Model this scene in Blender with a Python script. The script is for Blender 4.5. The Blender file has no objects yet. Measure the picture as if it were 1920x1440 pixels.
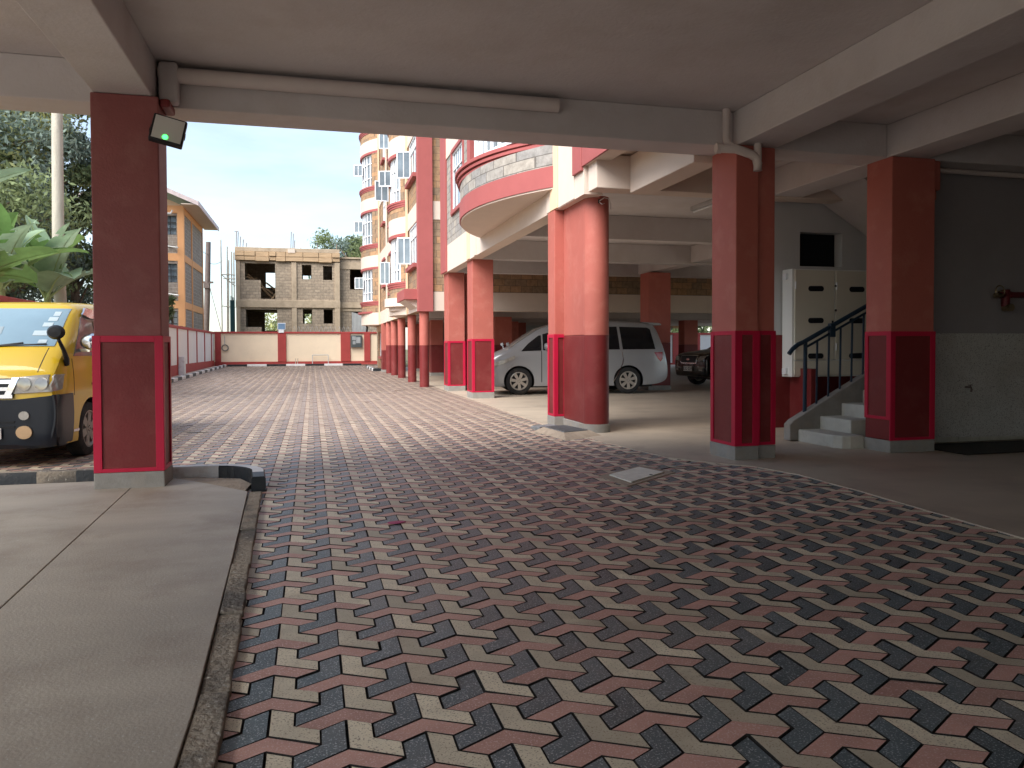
import bpy, bmesh, math, random
import numpy as np
from mathutils import Vector, Matrix
from mathutils.bvhtree import BVHTree
rnd = random.Random(7)
SC = bpy.context.scene
COL = SC.collection
R = math.radians

# ------------------------------------------------------------------ camera
def make_camera():
    yaw, pitch, roll = R(14.525), R(1.3457), R(0.2027)
    c, s = math.cos(yaw), math.sin(yaw)
    cp, sp = math.cos(pitch), math.sin(pitch)
    cr, sr = math.cos(roll), math.sin(roll)
    F = Vector((s*cp, c*cp, -sp)); r = Vector((c, -s, 0)); d = -(r.cross(F))
    r2 = cr*r + sr*d; d2 = -sr*r + cr*d
    cam = bpy.data.cameras.new('camera'); o = bpy.data.objects.new('camera', cam); COL.objects.link(o)
    m = Matrix.Identity(4)
    for i in range(3):
        m[i][0] = r2[i]; m[i][1] = -d2[i]; m[i][2] = -F[i]
    m[0][3], m[1][3], m[2][3] = 0, 0, 1.35
    o.matrix_world = m
    cam.sensor_width = 36; cam.lens = 27.116; cam.shift_y = -0.01755
    cam.clip_start = 0.05; cam.clip_end = 3000
    SC.camera = o
make_camera()

# ------------------------------------------------------------------ sky, sun, exposure
SUN_EL, SUN_AZ = 44, 230      # azimuth measured clockwise from +Y: the light comes from the left, a little behind
def make_light():
    w = bpy.data.worlds.new('World'); SC.world = w; w.use_nodes = True
    nt = w.node_tree; nt.nodes.clear(); N = nt.nodes.new; L = nt.links.new
    out = N('ShaderNodeOutputWorld'); bg = N('ShaderNodeBackground'); bg.inputs[1].default_value = 0.050
    sky = N('ShaderNodeTexSky'); sky.sky_type = 'NISHITA'; sky.sun_disc = False
    sky.sun_elevation = R(SUN_EL); sky.sun_rotation = R(SUN_AZ); sky.air_density = 1.0; sky.dust_density = 1.0; sky.ozone_density = 1.1
    tc = N('ShaderNodeTexCoord'); mp = N('ShaderNodeMapping'); mp.inputs['Scale'].default_value = (1.0, 1.0, 4.2)
    mp.inputs['Location'].default_value = (0.3, 0.2, 0.15)
    no = N('ShaderNodeTexNoise'); no.inputs['Scale'].default_value = 2.1; no.inputs['Detail'].default_value = 7; no.inputs['Roughness'].default_value = 0.55
    rp = N('ShaderNodeValToRGB'); rp.color_ramp.elements[0].position = 0.38; rp.color_ramp.elements[1].position = 0.72
    mx = N('ShaderNodeMixRGB'); mx.inputs[2].default_value = (5.6, 6.1, 6.5, 1)
    mu = N('ShaderNodeMath'); mu.operation = 'MULTIPLY_ADD'; mu.inputs[1].default_value = 0.5; mu.inputs[2].default_value = 0.10
    L(tc.outputs['Generated'], mp.inputs[0]); L(mp.outputs[0], no.inputs['Vector']); L(no.outputs[0], rp.inputs[0])
    L(rp.outputs[0], mu.inputs[0]); L(mu.outputs[0], mx.inputs[0]); L(sky.outputs[0], mx.inputs[1]); L(mx.outputs[0], bg.inputs[0]); L(bg.outputs[0], out.inputs[0])
    l = bpy.data.lights.new('sun', 'SUN'); l.energy = 1.35; l.angle = R(50); l.color = (1.0, 0.95, 0.89)
    o = bpy.data.objects.new('sun', l); COL.objects.link(o)
    az, el = R(SUN_AZ), R(SUN_EL)
    v = Vector((math.sin(az)*math.cos(el), math.cos(az)*math.cos(el), math.sin(el)))
    o.rotation_euler = v.to_track_quat('Z', 'Y').to_euler(); o.location = (-30, 0, 40)
    SC.view_settings.view_transform = 'Standard'; SC.view_settings.look = 'None'
    SC.view_settings.exposure = 2.35; SC.view_settings.gamma = 1
    SC.cycles.max_bounces = 12; SC.cycles.diffuse_bounces = 8; SC.cycles.caustics_reflective = False; SC.cycles.caustics_refractive = False
make_light()

# ------------------------------------------------------------------ materials
MATS = {}
def mat(name, col, rough=0.8, var=0.12, vscale=3.0, bump=0.0, bscale=40.0, metal=0.0, spec=0.3, island=0.0, coat=0.0, dirt=None, stretch=(1, 1, 1), speck=None, transl=0.0, yard=None):
    if name in MATS: return MATS[name]
    m = bpy.data.materials.new(name); m.use_nodes = True; MATS[name] = m
    nt = m.node_tree; N = nt.nodes.new; L = nt.links.new
    b = nt.nodes['Principled BSDF']
    b.inputs['Roughness'].default_value = rough; b.inputs['Metallic'].default_value = metal
    b.inputs['Specular IOR Level'].default_value = spec; b.inputs['Coat Weight'].default_value = coat; b.inputs['Coat Roughness'].default_value = 0.06
    tc = N('ShaderNodeTexCoord'); mp = N('ShaderNodeMapping'); mp.inputs['Scale'].default_value = stretch
    L(tc.outputs['Object'], mp.inputs[0])
    no = N('ShaderNodeTexNoise'); no.inputs['Scale'].default_value = vscale; no.inputs['Detail'].default_value = 6; no.inputs['Roughness'].default_value = 0.6
    L(mp.outputs[0], no.inputs['Vector'])
    h = N('ShaderNodeHueSaturation'); h.inputs['Color'].default_value = (*col, 1)
    mr = N('ShaderNodeMapRange'); mr.inputs[1].default_value = 0.25; mr.inputs[2].default_value = 0.75
    mr.inputs[3].default_value = 1 - var; mr.inputs[4].default_value = 1 + var
    L(no.outputs[0], mr.inputs[0])
    val = mr.outputs[0]
    if island:
        g = N('ShaderNodeNewGeometry'); m2 = N('ShaderNodeMapRange'); m2.inputs[3].default_value = 1 - island; m2.inputs[4].default_value = 1 + island
        L(g.outputs['Random Per Island'], m2.inputs[0]); mm = N('ShaderNodeMath'); mm.operation = 'MULTIPLY'
        L(val, mm.inputs[0]); L(m2.outputs[0], mm.inputs[1]); val = mm.outputs[0]
    L(val, h.inputs['Value']); colout = h.outputs[0]
    if dirt:        # (colour, scale, low, high, amount)
        dc, ds, lo, hi, am = dirt
        n2 = N('ShaderNodeTexNoise'); n2.inputs['Scale'].default_value = ds; n2.inputs['Detail'].default_value = 8; n2.inputs['Roughness'].default_value = 0.65
        L(tc.outputs['Object'], n2.inputs['Vector'])
        r2 = N('ShaderNodeMapRange'); r2.inputs[1].default_value = lo; r2.inputs[2].default_value = hi; r2.inputs[3].default_value = 0; r2.inputs[4].default_value = am
        L(n2.outputs[0], r2.inputs[0]); mx = N('ShaderNodeMixRGB'); mx.inputs[2].default_value = (*dc, 1)
        L(r2.outputs[0], mx.inputs[0]); L(colout, mx.inputs[1]); colout = mx.outputs[0]
    if speck:       # (colour, scale, threshold)
        sc_, ss, th = speck
        v = N('ShaderNodeTexNoise'); v.inputs['Scale'].default_value = ss; v.inputs['Detail'].default_value = 1
        L(tc.outputs['Object'], v.inputs['Vector'])
        r3 = N('ShaderNodeMapRange'); r3.inputs[1].default_value = th; r3.inputs[2].default_value = th + 0.05
        L(v.outputs[0], r3.inputs[0]); mx = N('ShaderNodeMixRGB'); mx.inputs[2].default_value = (*sc_, 1)
        L(r3.outputs[0], mx.inputs[0]); L(colout, mx.inputs[1]); colout = mx.outputs[0]
    if yard:        # yard dust; its tone on the pavers is darkened to offset stronger light
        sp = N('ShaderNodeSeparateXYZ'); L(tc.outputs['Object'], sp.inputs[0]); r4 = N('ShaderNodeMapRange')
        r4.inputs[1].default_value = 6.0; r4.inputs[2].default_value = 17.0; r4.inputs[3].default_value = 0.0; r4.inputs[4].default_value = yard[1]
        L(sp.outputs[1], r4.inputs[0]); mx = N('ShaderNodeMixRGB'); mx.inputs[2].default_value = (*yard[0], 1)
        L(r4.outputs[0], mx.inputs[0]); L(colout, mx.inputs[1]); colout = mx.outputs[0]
    L(colout, b.inputs['Base Color'])
    if bump:
        n3 = N('ShaderNodeTexNoise'); n3.inputs['Scale'].default_value = bscale; n3.inputs['Detail'].default_value = 5
        L(tc.outputs['Object'], n3.inputs['Vector'])
        bp = N('ShaderNodeBump'); bp.inputs['Strength'].default_value = bump; bp.inputs['Distance'].default_value = 0.02
        L(n3.outputs[0], bp.inputs['Height']); L(bp.outputs[0], b.inputs['Normal'])
    if transl:
        t = N('ShaderNodeBsdfTranslucent'); L(colout, t.inputs['Color']); ms = N('ShaderNodeMixShader'); ms.inputs[0].default_value = transl
        L(b.outputs[0], ms.inputs[1]); L(t.outputs[0], ms.inputs[2]); L(ms.outputs[0], nt.nodes['Material Output'].inputs[0])
    return m

def stone(name, c1, c2, mortar, bw=0.42, rh=0.21, ms=0.012, bump=0.5):
    if name in MATS: return MATS[name]
    m = bpy.data.materials.new(name); m.use_nodes = True; MATS[name] = m
    nt = m.node_tree; N = nt.nodes.new; L = nt.links.new; b = nt.nodes['Principled BSDF']; b.inputs['Roughness'].default_value = 0.9
    b.inputs['Specular IOR Level'].default_value = 0.2
    tc = N('ShaderNodeTexCoord'); sx = N('ShaderNodeSeparateXYZ'); L(tc.outputs['Object'], sx.inputs[0])
    ad = N('ShaderNodeMath'); ad.operation = 'ADD'; L(sx.outputs[0], ad.inputs[0]); L(sx.outputs[1], ad.inputs[1])
    cx = N('ShaderNodeCombineXYZ'); L(ad.outputs[0], cx.inputs[0]); L(sx.outputs[2], cx.inputs[1])
    br = N('ShaderNodeTexBrick'); br.inputs['Scale'].default_value = 1; br.inputs['Brick Width'].default_value = bw; br.inputs['Row Height'].default_value = rh
    br.inputs['Mortar Size'].default_value = ms; br.inputs['Mortar Smooth'].default_value = 0.2; br.inputs['Bias'].default_value = 0.0
    br.inputs['Color1'].default_value = (*c1, 1); br.inputs['Color2'].default_value = (*c2, 1); br.inputs['Mortar'].default_value = (*mortar, 1)
    L(cx.outputs[0], br.inputs['Vector'])
    no = N('ShaderNodeTexNoise'); no.inputs['Scale'].default_value = 7; no.inputs['Detail'].default_value = 7; no.inputs['Roughness'].default_value = 0.7
    L(tc.outputs['Object'], no.inputs['Vector'])
    mr = N('ShaderNodeMapRange'); mr.inputs[1].default_value = 0.3; mr.inputs[2].default_value = 0.7; mr.inputs[3].default_value = 0.7; mr.inputs[4].default_value = 1.25
    L(no.outputs[0], mr.inputs[0]); h = N('ShaderNodeHueSaturation'); L(br.outputs[0], h.inputs['Color']); L(mr.outputs[0], h.inputs['Value']); L(h.outputs[0], b.inputs['Base Color'])
    hh = N('ShaderNodeMath'); hh.operation = 'MULTIPLY_ADD'; hh.inputs[1].default_value = -1.2; L(br.outputs[1], hh.inputs[0]); L(no.outputs[0], hh.inputs[2])
    bp = N('ShaderNodeBump'); bp.inputs['Strength'].default_value = bump; bp.inputs['Distance'].default_value = 0.02; L(hh.outputs[0], bp.inputs['Height']); L(bp.outputs[0], b.inputs['Normal'])
    return m

def glass(name, tint=(0.02, 0.03, 0.035), rough=0.04):
    return mat(name, tint, rough=rough, var=0.1, spec=0.9)

CEIL = mat('cream ceiling paint', (0.585, 0.55, 0.545), 0.85, 0.08, 0.9, 0.22, 30, dirt=((0.43, 0.36, 0.32), 1.6, 0.48, 0.78, 0.40))
CREAM = mat('cream wall paint', (0.68, 0.57, 0.485), 0.8, 0.04, 2, 0.1, 50, dirt=((0.5, 0.4, 0.32), 1.6, 0.56, 0.85, 0.25))
PEACH = mat('peach wall paint', (0.78, 0.56, 0.38), 0.8, 0.05, 2, 0.1, 50)
LMAROON = mat('left pillar maroon', (0.235, 0.073, 0.07), 0.6, 0.09, 2.2, 0.14, 45, dirt=((0.42, 0.22, 0.19), 3.0, 0.5, 0.8, 0.3))  # upper colour of the left pillar, a darker maroon than SALMON
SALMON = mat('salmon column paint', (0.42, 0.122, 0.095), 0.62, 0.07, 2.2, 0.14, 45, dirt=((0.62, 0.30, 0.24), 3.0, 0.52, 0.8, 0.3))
MAROON = mat('maroon dado paint', (0.165, 0.023, 0.023), 0.5, 0.10, 2.5, 0.14, 45, dirt=((0.26, 0.09, 0.08), 2.4, 0.5, 0.78, 0.4))
CRIMSON = mat('crimson frame paint', (0.46, 0.010, 0.045), 0.45, 0.06, 6, 0.05, 60)
REDP = mat('dull red trim paint', (0.36, 0.10, 0.095), 0.65, 0.06, 3, 0.1, 50)
REDW = mat('wall red trim paint', (0.36, 0.055, 0.05), 0.65, 0.08, 3, 0.1, 50)
WCREAM = mat('boundary cream paint', (0.80, 0.67, 0.50), 0.85, 0.05, 1.5, 0.1, 50, dirt=((0.5, 0.42, 0.34), 2.0, 0.58, 0.85, 0.3))
WWHITE = mat('boundary white paint', (0.74, 0.72, 0.71), 0.85, 0.05, 1.5, 0.1, 50, dirt=((0.5, 0.45, 0.40), 2.0, 0.58, 0.85, 0.25))
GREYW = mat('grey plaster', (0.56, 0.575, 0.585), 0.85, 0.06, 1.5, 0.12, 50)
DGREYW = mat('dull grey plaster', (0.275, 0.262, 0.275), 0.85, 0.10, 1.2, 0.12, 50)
TERRAZ = mat('speckled render', (0.52, 0.52, 0.50), 0.8, 0.10, 2, 0.5, 90, dirt=((0.36, 0.30, 0.24), 1.3, 0.5, 0.78, 0.6), speck=((0.27, 0.26, 0.25), 95, 0.58))
CEMENT = mat('grey cement', (0.27, 0.26, 0.24), 0.85, 0.16, 6, 0.25, 60, dirt=((0.36, 0.29, 0.22), 4, 0.5, 0.75, 0.5))
STEPS = mat('pale cement steps', (0.50, 0.49, 0.43), 0.8, 0.12, 5, 0.2, 60, dirt=((0.3, 0.27, 0.22), 3, 0.52, 0.75, 0.5))
SLABM = mat('smooth grey concrete', (0.355, 0.315, 0.26), 0.62, 0.16, 1.3, 0.14, 70, dirt=((0.215, 0.17, 0.13), 1.1, 0.48, 0.70, 0.75), speck=((0.45, 0.43, 0.40), 75, 0.68), stretch=(0.6, 1.6, 1), spec=0.5)
FLOORM = mat('dusty tan concrete', (0.46, 0.385, 0.30), 0.5, 0.12, 0.9, 0.12, 60, dirt=((0.27, 0.22, 0.18), 1.1, 0.50, 0.74, 0.6), stretch=(0.5, 1.4, 1), spec=0.5)
KERBM = mat('worn kerb concrete', (0.30, 0.26, 0.205), 0.9, 0.25, 7, 0.9, 35, dirt=((0.085, 0.08, 0.075), 1.6, 0.46, 0.60, 0.85), speck=((0.45, 0.43, 0.38), 30, 0.68))
KBLACK = mat('kerb black paint', (0.018, 0.022, 0.026), 0.5, 0.2, 6, 0.2, 40, dirt=((0.25, 0.2, 0.17), 5, 0.6, 0.75, 0.5))
KWHITE = mat('kerb white paint', (0.68, 0.69, 0.69), 0.7, 0.1, 6, 0.2, 40, dirt=((0.38, 0.30, 0.24), 5, 0.52, 0.72, 0.6))
WHITEM = mat('white window metal', (0.80, 0.83, 0.86), 0.4, 0.04, 3)
GLASSB = mat('window glass', (0.16, 0.20, 0.23), 0.06, 0.5, 1.3, spec=0.9)
DARK = mat('dark void', (0.008, 0.010, 0.014), 0.8, 0.2, 2)
PIPE = mat('painted pipe', (0.62, 0.55, 0.52), 0.55, 0.05, 3)
STONEB = stone('brown cut stone', (0.27, 0.20, 0.14), (0.45, 0.27, 0.15), (0.16, 0.12, 0.09), 0.40, 0.235, 0.008)
STONEG = stone('grey cut stone', (0.28, 0.27, 0.26), (0.40, 0.36, 0.31), (0.17, 0.155, 0.14), 0.40, 0.195, 0.008, 0.8)
STONET = stone('tan raw block', (0.33, 0.27, 0.205), (0.42, 0.34, 0.255), (0.24, 0.20, 0.16), 0.44, 0.22, 0.014)
STONEY = stone('grey keyed block', (0.30, 0.26, 0.23), (0.37, 0.32, 0.27), (0.5, 0.45, 0.40), 0.44, 0.23, 0.012)
ORANGE = mat('orange wall paint', (0.80, 0.42, 0.20), 0.8, 0.05, 2)
RAWC = mat('raw concrete', (0.45, 0.36, 0.26), 0.9, 0.15, 2.5, 0.3, 30, dirt=((0.26, 0.2, 0.14), 2, 0.5, 0.7, 0.5))
TIMBER = mat('rough formwork timber', (0.48, 0.34, 0.21), 0.9, 0.25, 3, 0.5, 20, stretch=(0.4, 1, 5))
POLEM = mat('weathered pole timber', (0.47, 0.43, 0.36), 0.9, 0.18, 4, 0.4, 20, stretch=(4, 4, 0.5))
POLED = mat('dark pole timber', (0.16, 0.13, 0.12), 0.9, 0.18, 4, 0.4, 20)
STEEL = mat('galvanised sheet', (0.46, 0.47, 0.47), 0.45, 0.1, 3, metal=0.3)
RUST = mat('steel rebar', (0.25, 0.19, 0.16), 0.7, 0.2, 5)
NAVY = mat('navy railing paint', (0.014, 0.034, 0.058), 0.4, 0.1, 5)
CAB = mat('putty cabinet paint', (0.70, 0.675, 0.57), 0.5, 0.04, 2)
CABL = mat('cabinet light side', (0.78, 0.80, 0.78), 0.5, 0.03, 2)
ROOFM = mat('sheet roof blue grey', (0.42, 0.50, 0.55), 0.5, 0.08, 2)
BLACKP = mat('black plastic', (0.016, 0.017, 0.02), 0.45, 0.1, 5)
CHROME = mat('chrome', (0.75, 0.76, 0.78), 0.12, 0.03, 3, metal=1.0)
RUBBER = mat('tyre rubber', (0.022, 0.022, 0.023), 0.85, 0.2, 8, 0.3, 60, dirt=((0.09, 0.075, 0.06), 4, 0.5, 0.75, 0.5))
ALLOY = mat('alloy rim', (0.50, 0.46, 0.41), 0.35, 0.05, 5, metal=0.6)
STEELRIM = mat('dull steel rim', (0.32, 0.30, 0.27), 0.5, 0.1, 5, metal=0.5)
CARGLASS = mat('dark car glass', (0.008, 0.009, 0.011), 0.06, 0.05, 2, spec=0.4)
LAMP = mat('headlight lens', (0.36, 0.345, 0.31), 0.12, 0.35, 9, spec=0.8)
LAMPD = mat('headlight bowl', (0.30, 0.28, 0.25), 0.12, 0.25, 9, metal=0.7)
TAILR = mat('tail lamp red', (0.32, 0.012, 0.015), 0.15, 0.1, 5, spec=0.7)
SILVER = mat('silver car paint', (0.34, 0.35, 0.365), 0.32, 0.03, 2, metal=0.35, coat=0.7, dirt=((0.42, 0.37, 0.32), 2.2, 0.52, 0.8, 0.2))
YELLOW = mat('yellow van paint', (0.64, 0.42, 0.010), 0.35, 0.04, 2, coat=0.6, dirt=((0.5, 0.34, 0.12), 2.2, 0.55, 0.8, 0.25))
VBLUE = mat('dark bumper plastic', (0.008, 0.012, 0.020), 0.34, 0.1, 3, coat=0.15, dirt=((0.05, 0.045, 0.04), 3, 0.6, 0.85, 0.3))
BLACKCAR = mat('black car paint', (0.010, 0.011, 0.012), 0.25, 0.1, 2, coat=1.0)
WINDSH = mat('sky tinted windscreen', (0.22, 0.33, 0.40), 0.05, 0.12, 1.2, spec=1.0)  # blue of the reflected sky is put into the glass colour
PLATE = mat('plate white', (0.70, 0.70, 0.66), 0.5, 0.03, 3)
INK = mat('black lettering', (0.012, 0.012, 0.012), 0.5, 0.02, 3)
STICK = mat('pale paper sticker', (0.45, 0.54, 0.58), 0.6, 0.04, 3)
LEAF = mat('tree leaf', (0.20, 0.25, 0.12), 0.6, 0.2, 0.5, island=0.45, transl=0.35)
LEAFY = mat('sunny yellow green leaf', (0.40, 0.42, 0.19), 0.6, 0.2, 0.5, island=0.4, transl=0.4)  # paler, yellower leaf tone mixed in clump by clump
LEAFD = mat('dull bluish leaf', (0.205, 0.265, 0.22), 0.6, 0.2, 0.5, island=0.45, transl=0.3)
BARK = mat('tree bark', (0.16, 0.12, 0.09), 0.95, 0.2, 5, 0.5, 15)
BANANA = mat('banana leaf', (0.16, 0.27, 0.085), 0.55, 0.25, 3.5, spec=0.3, dirt=((0.30, 0.24, 0.10), 2.2, 0.58, 0.75, 0.5), island=0.25, transl=0.35)
BANAND = mat('pale banana leaf', (0.29, 0.40, 0.26), 0.55, 0.2, 3.5, spec=0.3, island=0.2, transl=0.3)
GROUNDM = mat('bare earth and grass', (0.16, 0.13, 0.075), 0.95, 0.3, 0.3, 0.3, 5, dirt=((0.07, 0.10, 0.03), 0.25, 0.45, 0.6, 0.8))
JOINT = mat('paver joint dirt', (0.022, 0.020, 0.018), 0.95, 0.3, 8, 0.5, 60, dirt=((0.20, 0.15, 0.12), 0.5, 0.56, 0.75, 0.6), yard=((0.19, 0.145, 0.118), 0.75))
DUST = (0.47, 0.375, 0.31); YARD = (0.30, 0.228, 0.182)  # YARD also takes the pavers down where the open light is strong
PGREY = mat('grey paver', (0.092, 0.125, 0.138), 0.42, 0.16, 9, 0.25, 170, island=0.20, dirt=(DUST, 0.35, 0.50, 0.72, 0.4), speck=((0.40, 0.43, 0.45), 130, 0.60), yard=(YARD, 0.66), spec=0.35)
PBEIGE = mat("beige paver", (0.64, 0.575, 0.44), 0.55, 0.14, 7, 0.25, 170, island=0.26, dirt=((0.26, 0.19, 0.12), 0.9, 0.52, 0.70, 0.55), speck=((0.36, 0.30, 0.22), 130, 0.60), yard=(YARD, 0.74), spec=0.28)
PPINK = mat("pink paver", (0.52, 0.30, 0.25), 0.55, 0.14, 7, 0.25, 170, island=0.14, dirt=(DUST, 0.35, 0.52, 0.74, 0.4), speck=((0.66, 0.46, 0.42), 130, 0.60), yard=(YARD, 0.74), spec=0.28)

# ------------------------------------------------------------------ mesh helpers
class MB:
    def __init__(s): s.v = []; s.f = []; s.m = []
    def add(s, vs, fs, mi=0):
        o = len(s.v); s.v += [tuple(p) for p in vs]
        for f in fs: s.f.append(tuple(i + o for i in f)); s.m.append(mi)
        return s
    def box(s, x0, x1, y0, y1, z0, z1, mi=0):
        if x0 > x1: x0, x1 = x1, x0
        if y0 > y1: y0, y1 = y1, y0
        if z0 > z1: z0, z1 = z1, z0
        return s.add([(x0,y0,z0),(x1,y0,z0),(x1,y1,z0),(x0,y1,z0),(x0,y0,z1),(x1,y0,z1),(x1,y1,z1),(x0,y1,z1)],
              [(0,3,2,1),(4,5,6,7),(0,1,5,4),(1,2,6,5),(2,3,7,6),(3,0,4,7)], mi)
    def prism(s, poly, a0, a1, axis='z', mi=0):
        a = sum(poly[i][0]*poly[(i+1) % len(poly)][1] - poly[(i+1) % len(poly)][0]*poly[i][1] for i in range(len(poly)))
        if a < 0: poly = poly[::-1]
        def P(p, h): return {'z': (p[0], p[1], h), 'x': (h, p[0], p[1]), 'y': (p[1], h, p[0])}[axis]
        n = len(poly); vs = [P(p, a0) for p in poly] + [P(p, a1) for p in poly]
        return s.add(vs, [tuple(range(n))[::-1], tuple(range(n, 2*n))] + [(i, (i+1) % n, n + (i+1) % n, n + i) for i in range(n)], mi)
    def xz(s, poly, y0, y1, mi=0):     # polygon in (x, z), extruded along y
        return s.prism([(p[1], p[0]) for p in poly], y0, y1, 'y', mi)
    def cyl(s, p0, p1, r0, r1=None, n=14, mi=0):
        return s.tube([p0, p1], [r0, r0 if r1 is None else r1], n, mi)
    def tube(s, pts, rad, n=10, mi=0):
        pts = [Vector(p) for p in pts]
        if not isinstance(rad, (list, tuple)): rad = [rad]*len(pts)
        o = len(s.v); up = None
        for i, p in enumerate(pts):
            t = (pts[min(i+1, len(pts)-1)] - pts[max(i-1, 0)]).normalized()
            if up is None: up = Vector((0, 0, 1)) if abs(t.z) < 0.9 else Vector((1, 0, 0))
            a = t.cross(up)
            if a.length < 1e-4: a = t.orthogonal()
            a.normalize(); b = t.cross(a).normalized()
            for k in range(n):
                w = 2*math.pi*k/n; s.v.append(tuple(p + (a*math.cos(w) + b*math.sin(w))*rad[i]))
        for i in range(len(pts)-1):
            for k in range(n):
                k2 = (k+1) % n; s.f.append((o+i*n+k, o+i*n+k2, o+(i+1)*n+k2, o+(i+1)*n+k)); s.m.append(mi)
        s.f.append(tuple(o+k for k in range(n))[::-1]); s.m.append(mi)
        s.f.append(tuple(o+(len(pts)-1)*n+k for k in range(n))); s.m.append(mi)
        return s
    def lathe(s, prof, c, axis='y', n=28, mi=0, closed=False):
        o = len(s.v); c = Vector(c)
        for r, h in prof:
            for k in range(n):
                w = 2*math.pi*k/n; a, b = r*math.cos(w), r*math.sin(w)
                s.v.append(tuple(c + Vector({'y': (a, h, b), 'z': (a, b, h), 'x': (h, a, b)}[axis])))
        m = len(prof)
        for i in range(m - (0 if closed else 1)):
            for k in range(n):
                k2 = (k+1) % n; i2 = (i+1) % m; s.f.append((o+i*n+k, o+i*n+k2, o+i2*n+k2, o+i2*n+k)); s.m.append(mi)
        return s
    def wall(s, u0, u1, z0, z1, t0, t1, holes=(), axis='x', mi=0):   # wall in the (u,z) plane; axis 'x': u is X and thickness Y; 'y': u is Y, thickness X
        us = sorted({u0, u1, *[h[0] for h in holes], *[h[1] for h in holes]}); us = [u for u in us if u0 <= u <= u1]
        for a, b in zip(us, us[1:]):
            zs = sorted((max(h[2], z0), min(h[3], z1)) for h in holes if h[0] <= a + 1e-6 and h[1] >= b - 1e-6)
            z = z0
            for lo, hi in zs + [(z1, z1)]:
                if lo > z + 1e-6:
                    if axis == 'x': s.box(a, b, t0, t1, z, lo, mi)
                    else: s.box(t0, t1, a, b, z, lo, mi)
                z = max(z, hi)
        return s
    def build(s, name, mats, parent=None, bevel=0.0, smooth=False, fix=True, org=None):
        o_ = Vector(org) if org is not None else Vector((0, 0, 0)); p = parent
        while p is not None: o_ = o_ + p.location; p = p.parent
        me = bpy.data.meshes.new(name); me.from_pydata([tuple(Vector(v) - o_) for v in s.v], [], s.f)
        if not isinstance(mats, (list, tuple)): mats = [mats]
        for m in mats: me.materials.append(m)
        me.polygons.foreach_set('material_index', s.m)
        if fix:
            bm = bmesh.new(); bm.from_mesh(me); bmesh.ops.recalc_face_normals(bm, faces=bm.faces); bm.to_mesh(me); bm.free()
        if smooth: smooth_by_angle(me)
        me.update()
        ob = bpy.data.objects.new(name, me); COL.objects.link(ob)
        if parent is not None: ob.parent = parent
        if org is not None: ob.location = org
        if bevel:
            md = ob.modifiers.new('bevel', 'BEVEL'); md.width = bevel; md.segments = 2; md.limit_method = 'ANGLE'; md.angle_limit = R(40)
        return ob
def smooth_by_angle(me, ang=38):
    me.polygons.foreach_set('use_smooth', [True]*len(me.polygons))
    me.set_sharp_from_angle(angle=R(ang))

def tag(o, label=None, cat=None, group=None, kind=None):
    if label: o['label'] = label
    if cat: o['category'] = cat
    if group: o['group'] = group
    if kind: o['kind'] = kind
    return o
def thing(name, label, cat, loc=(0, 0, 0), group=None):
    o = bpy.data.objects.new(name, None); COL.objects.link(o); o.location = loc; o.empty_display_size = 0.2
    return tag(o, label, cat, group)
def single(mb, name, mats, label, cat, org, group=None, **k):
    return tag(mb.build(name, mats, None, org=org, **k), label, cat, group)
def struct(mb, name, mats, label=None, **k):
    return tag(mb.build(name, mats, None, **k), label, None, None, 'structure')
def text_mesh(txt, size, name, m, parent, M4, depth=0.004, shear=0.0, align='CENTER'):
    cu = bpy.data.curves.new(name, 'FONT'); cu.body = txt; cu.size = size; cu.align_x = align; cu.align_y = 'CENTER'; cu.extrude = depth; cu.shear = shear
    t = bpy.data.objects.new(name, cu); COL.objects.link(t); bpy.context.view_layer.update()
    me = bpy.data.meshes.new_from_object(t.evaluated_get(bpy.context.evaluated_depsgraph_get()))
    bpy.data.objects.remove(t); bpy.data.curves.remove(cu)
    me.transform(M4); me.materials.clear(); me.materials.append(m); me.name = name
    o = bpy.data.objects.new(name, me); COL.objects.link(o); o.parent = parent
    return o

def zg(y): return max(0.0, y - 24.0)*0.009

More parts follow.
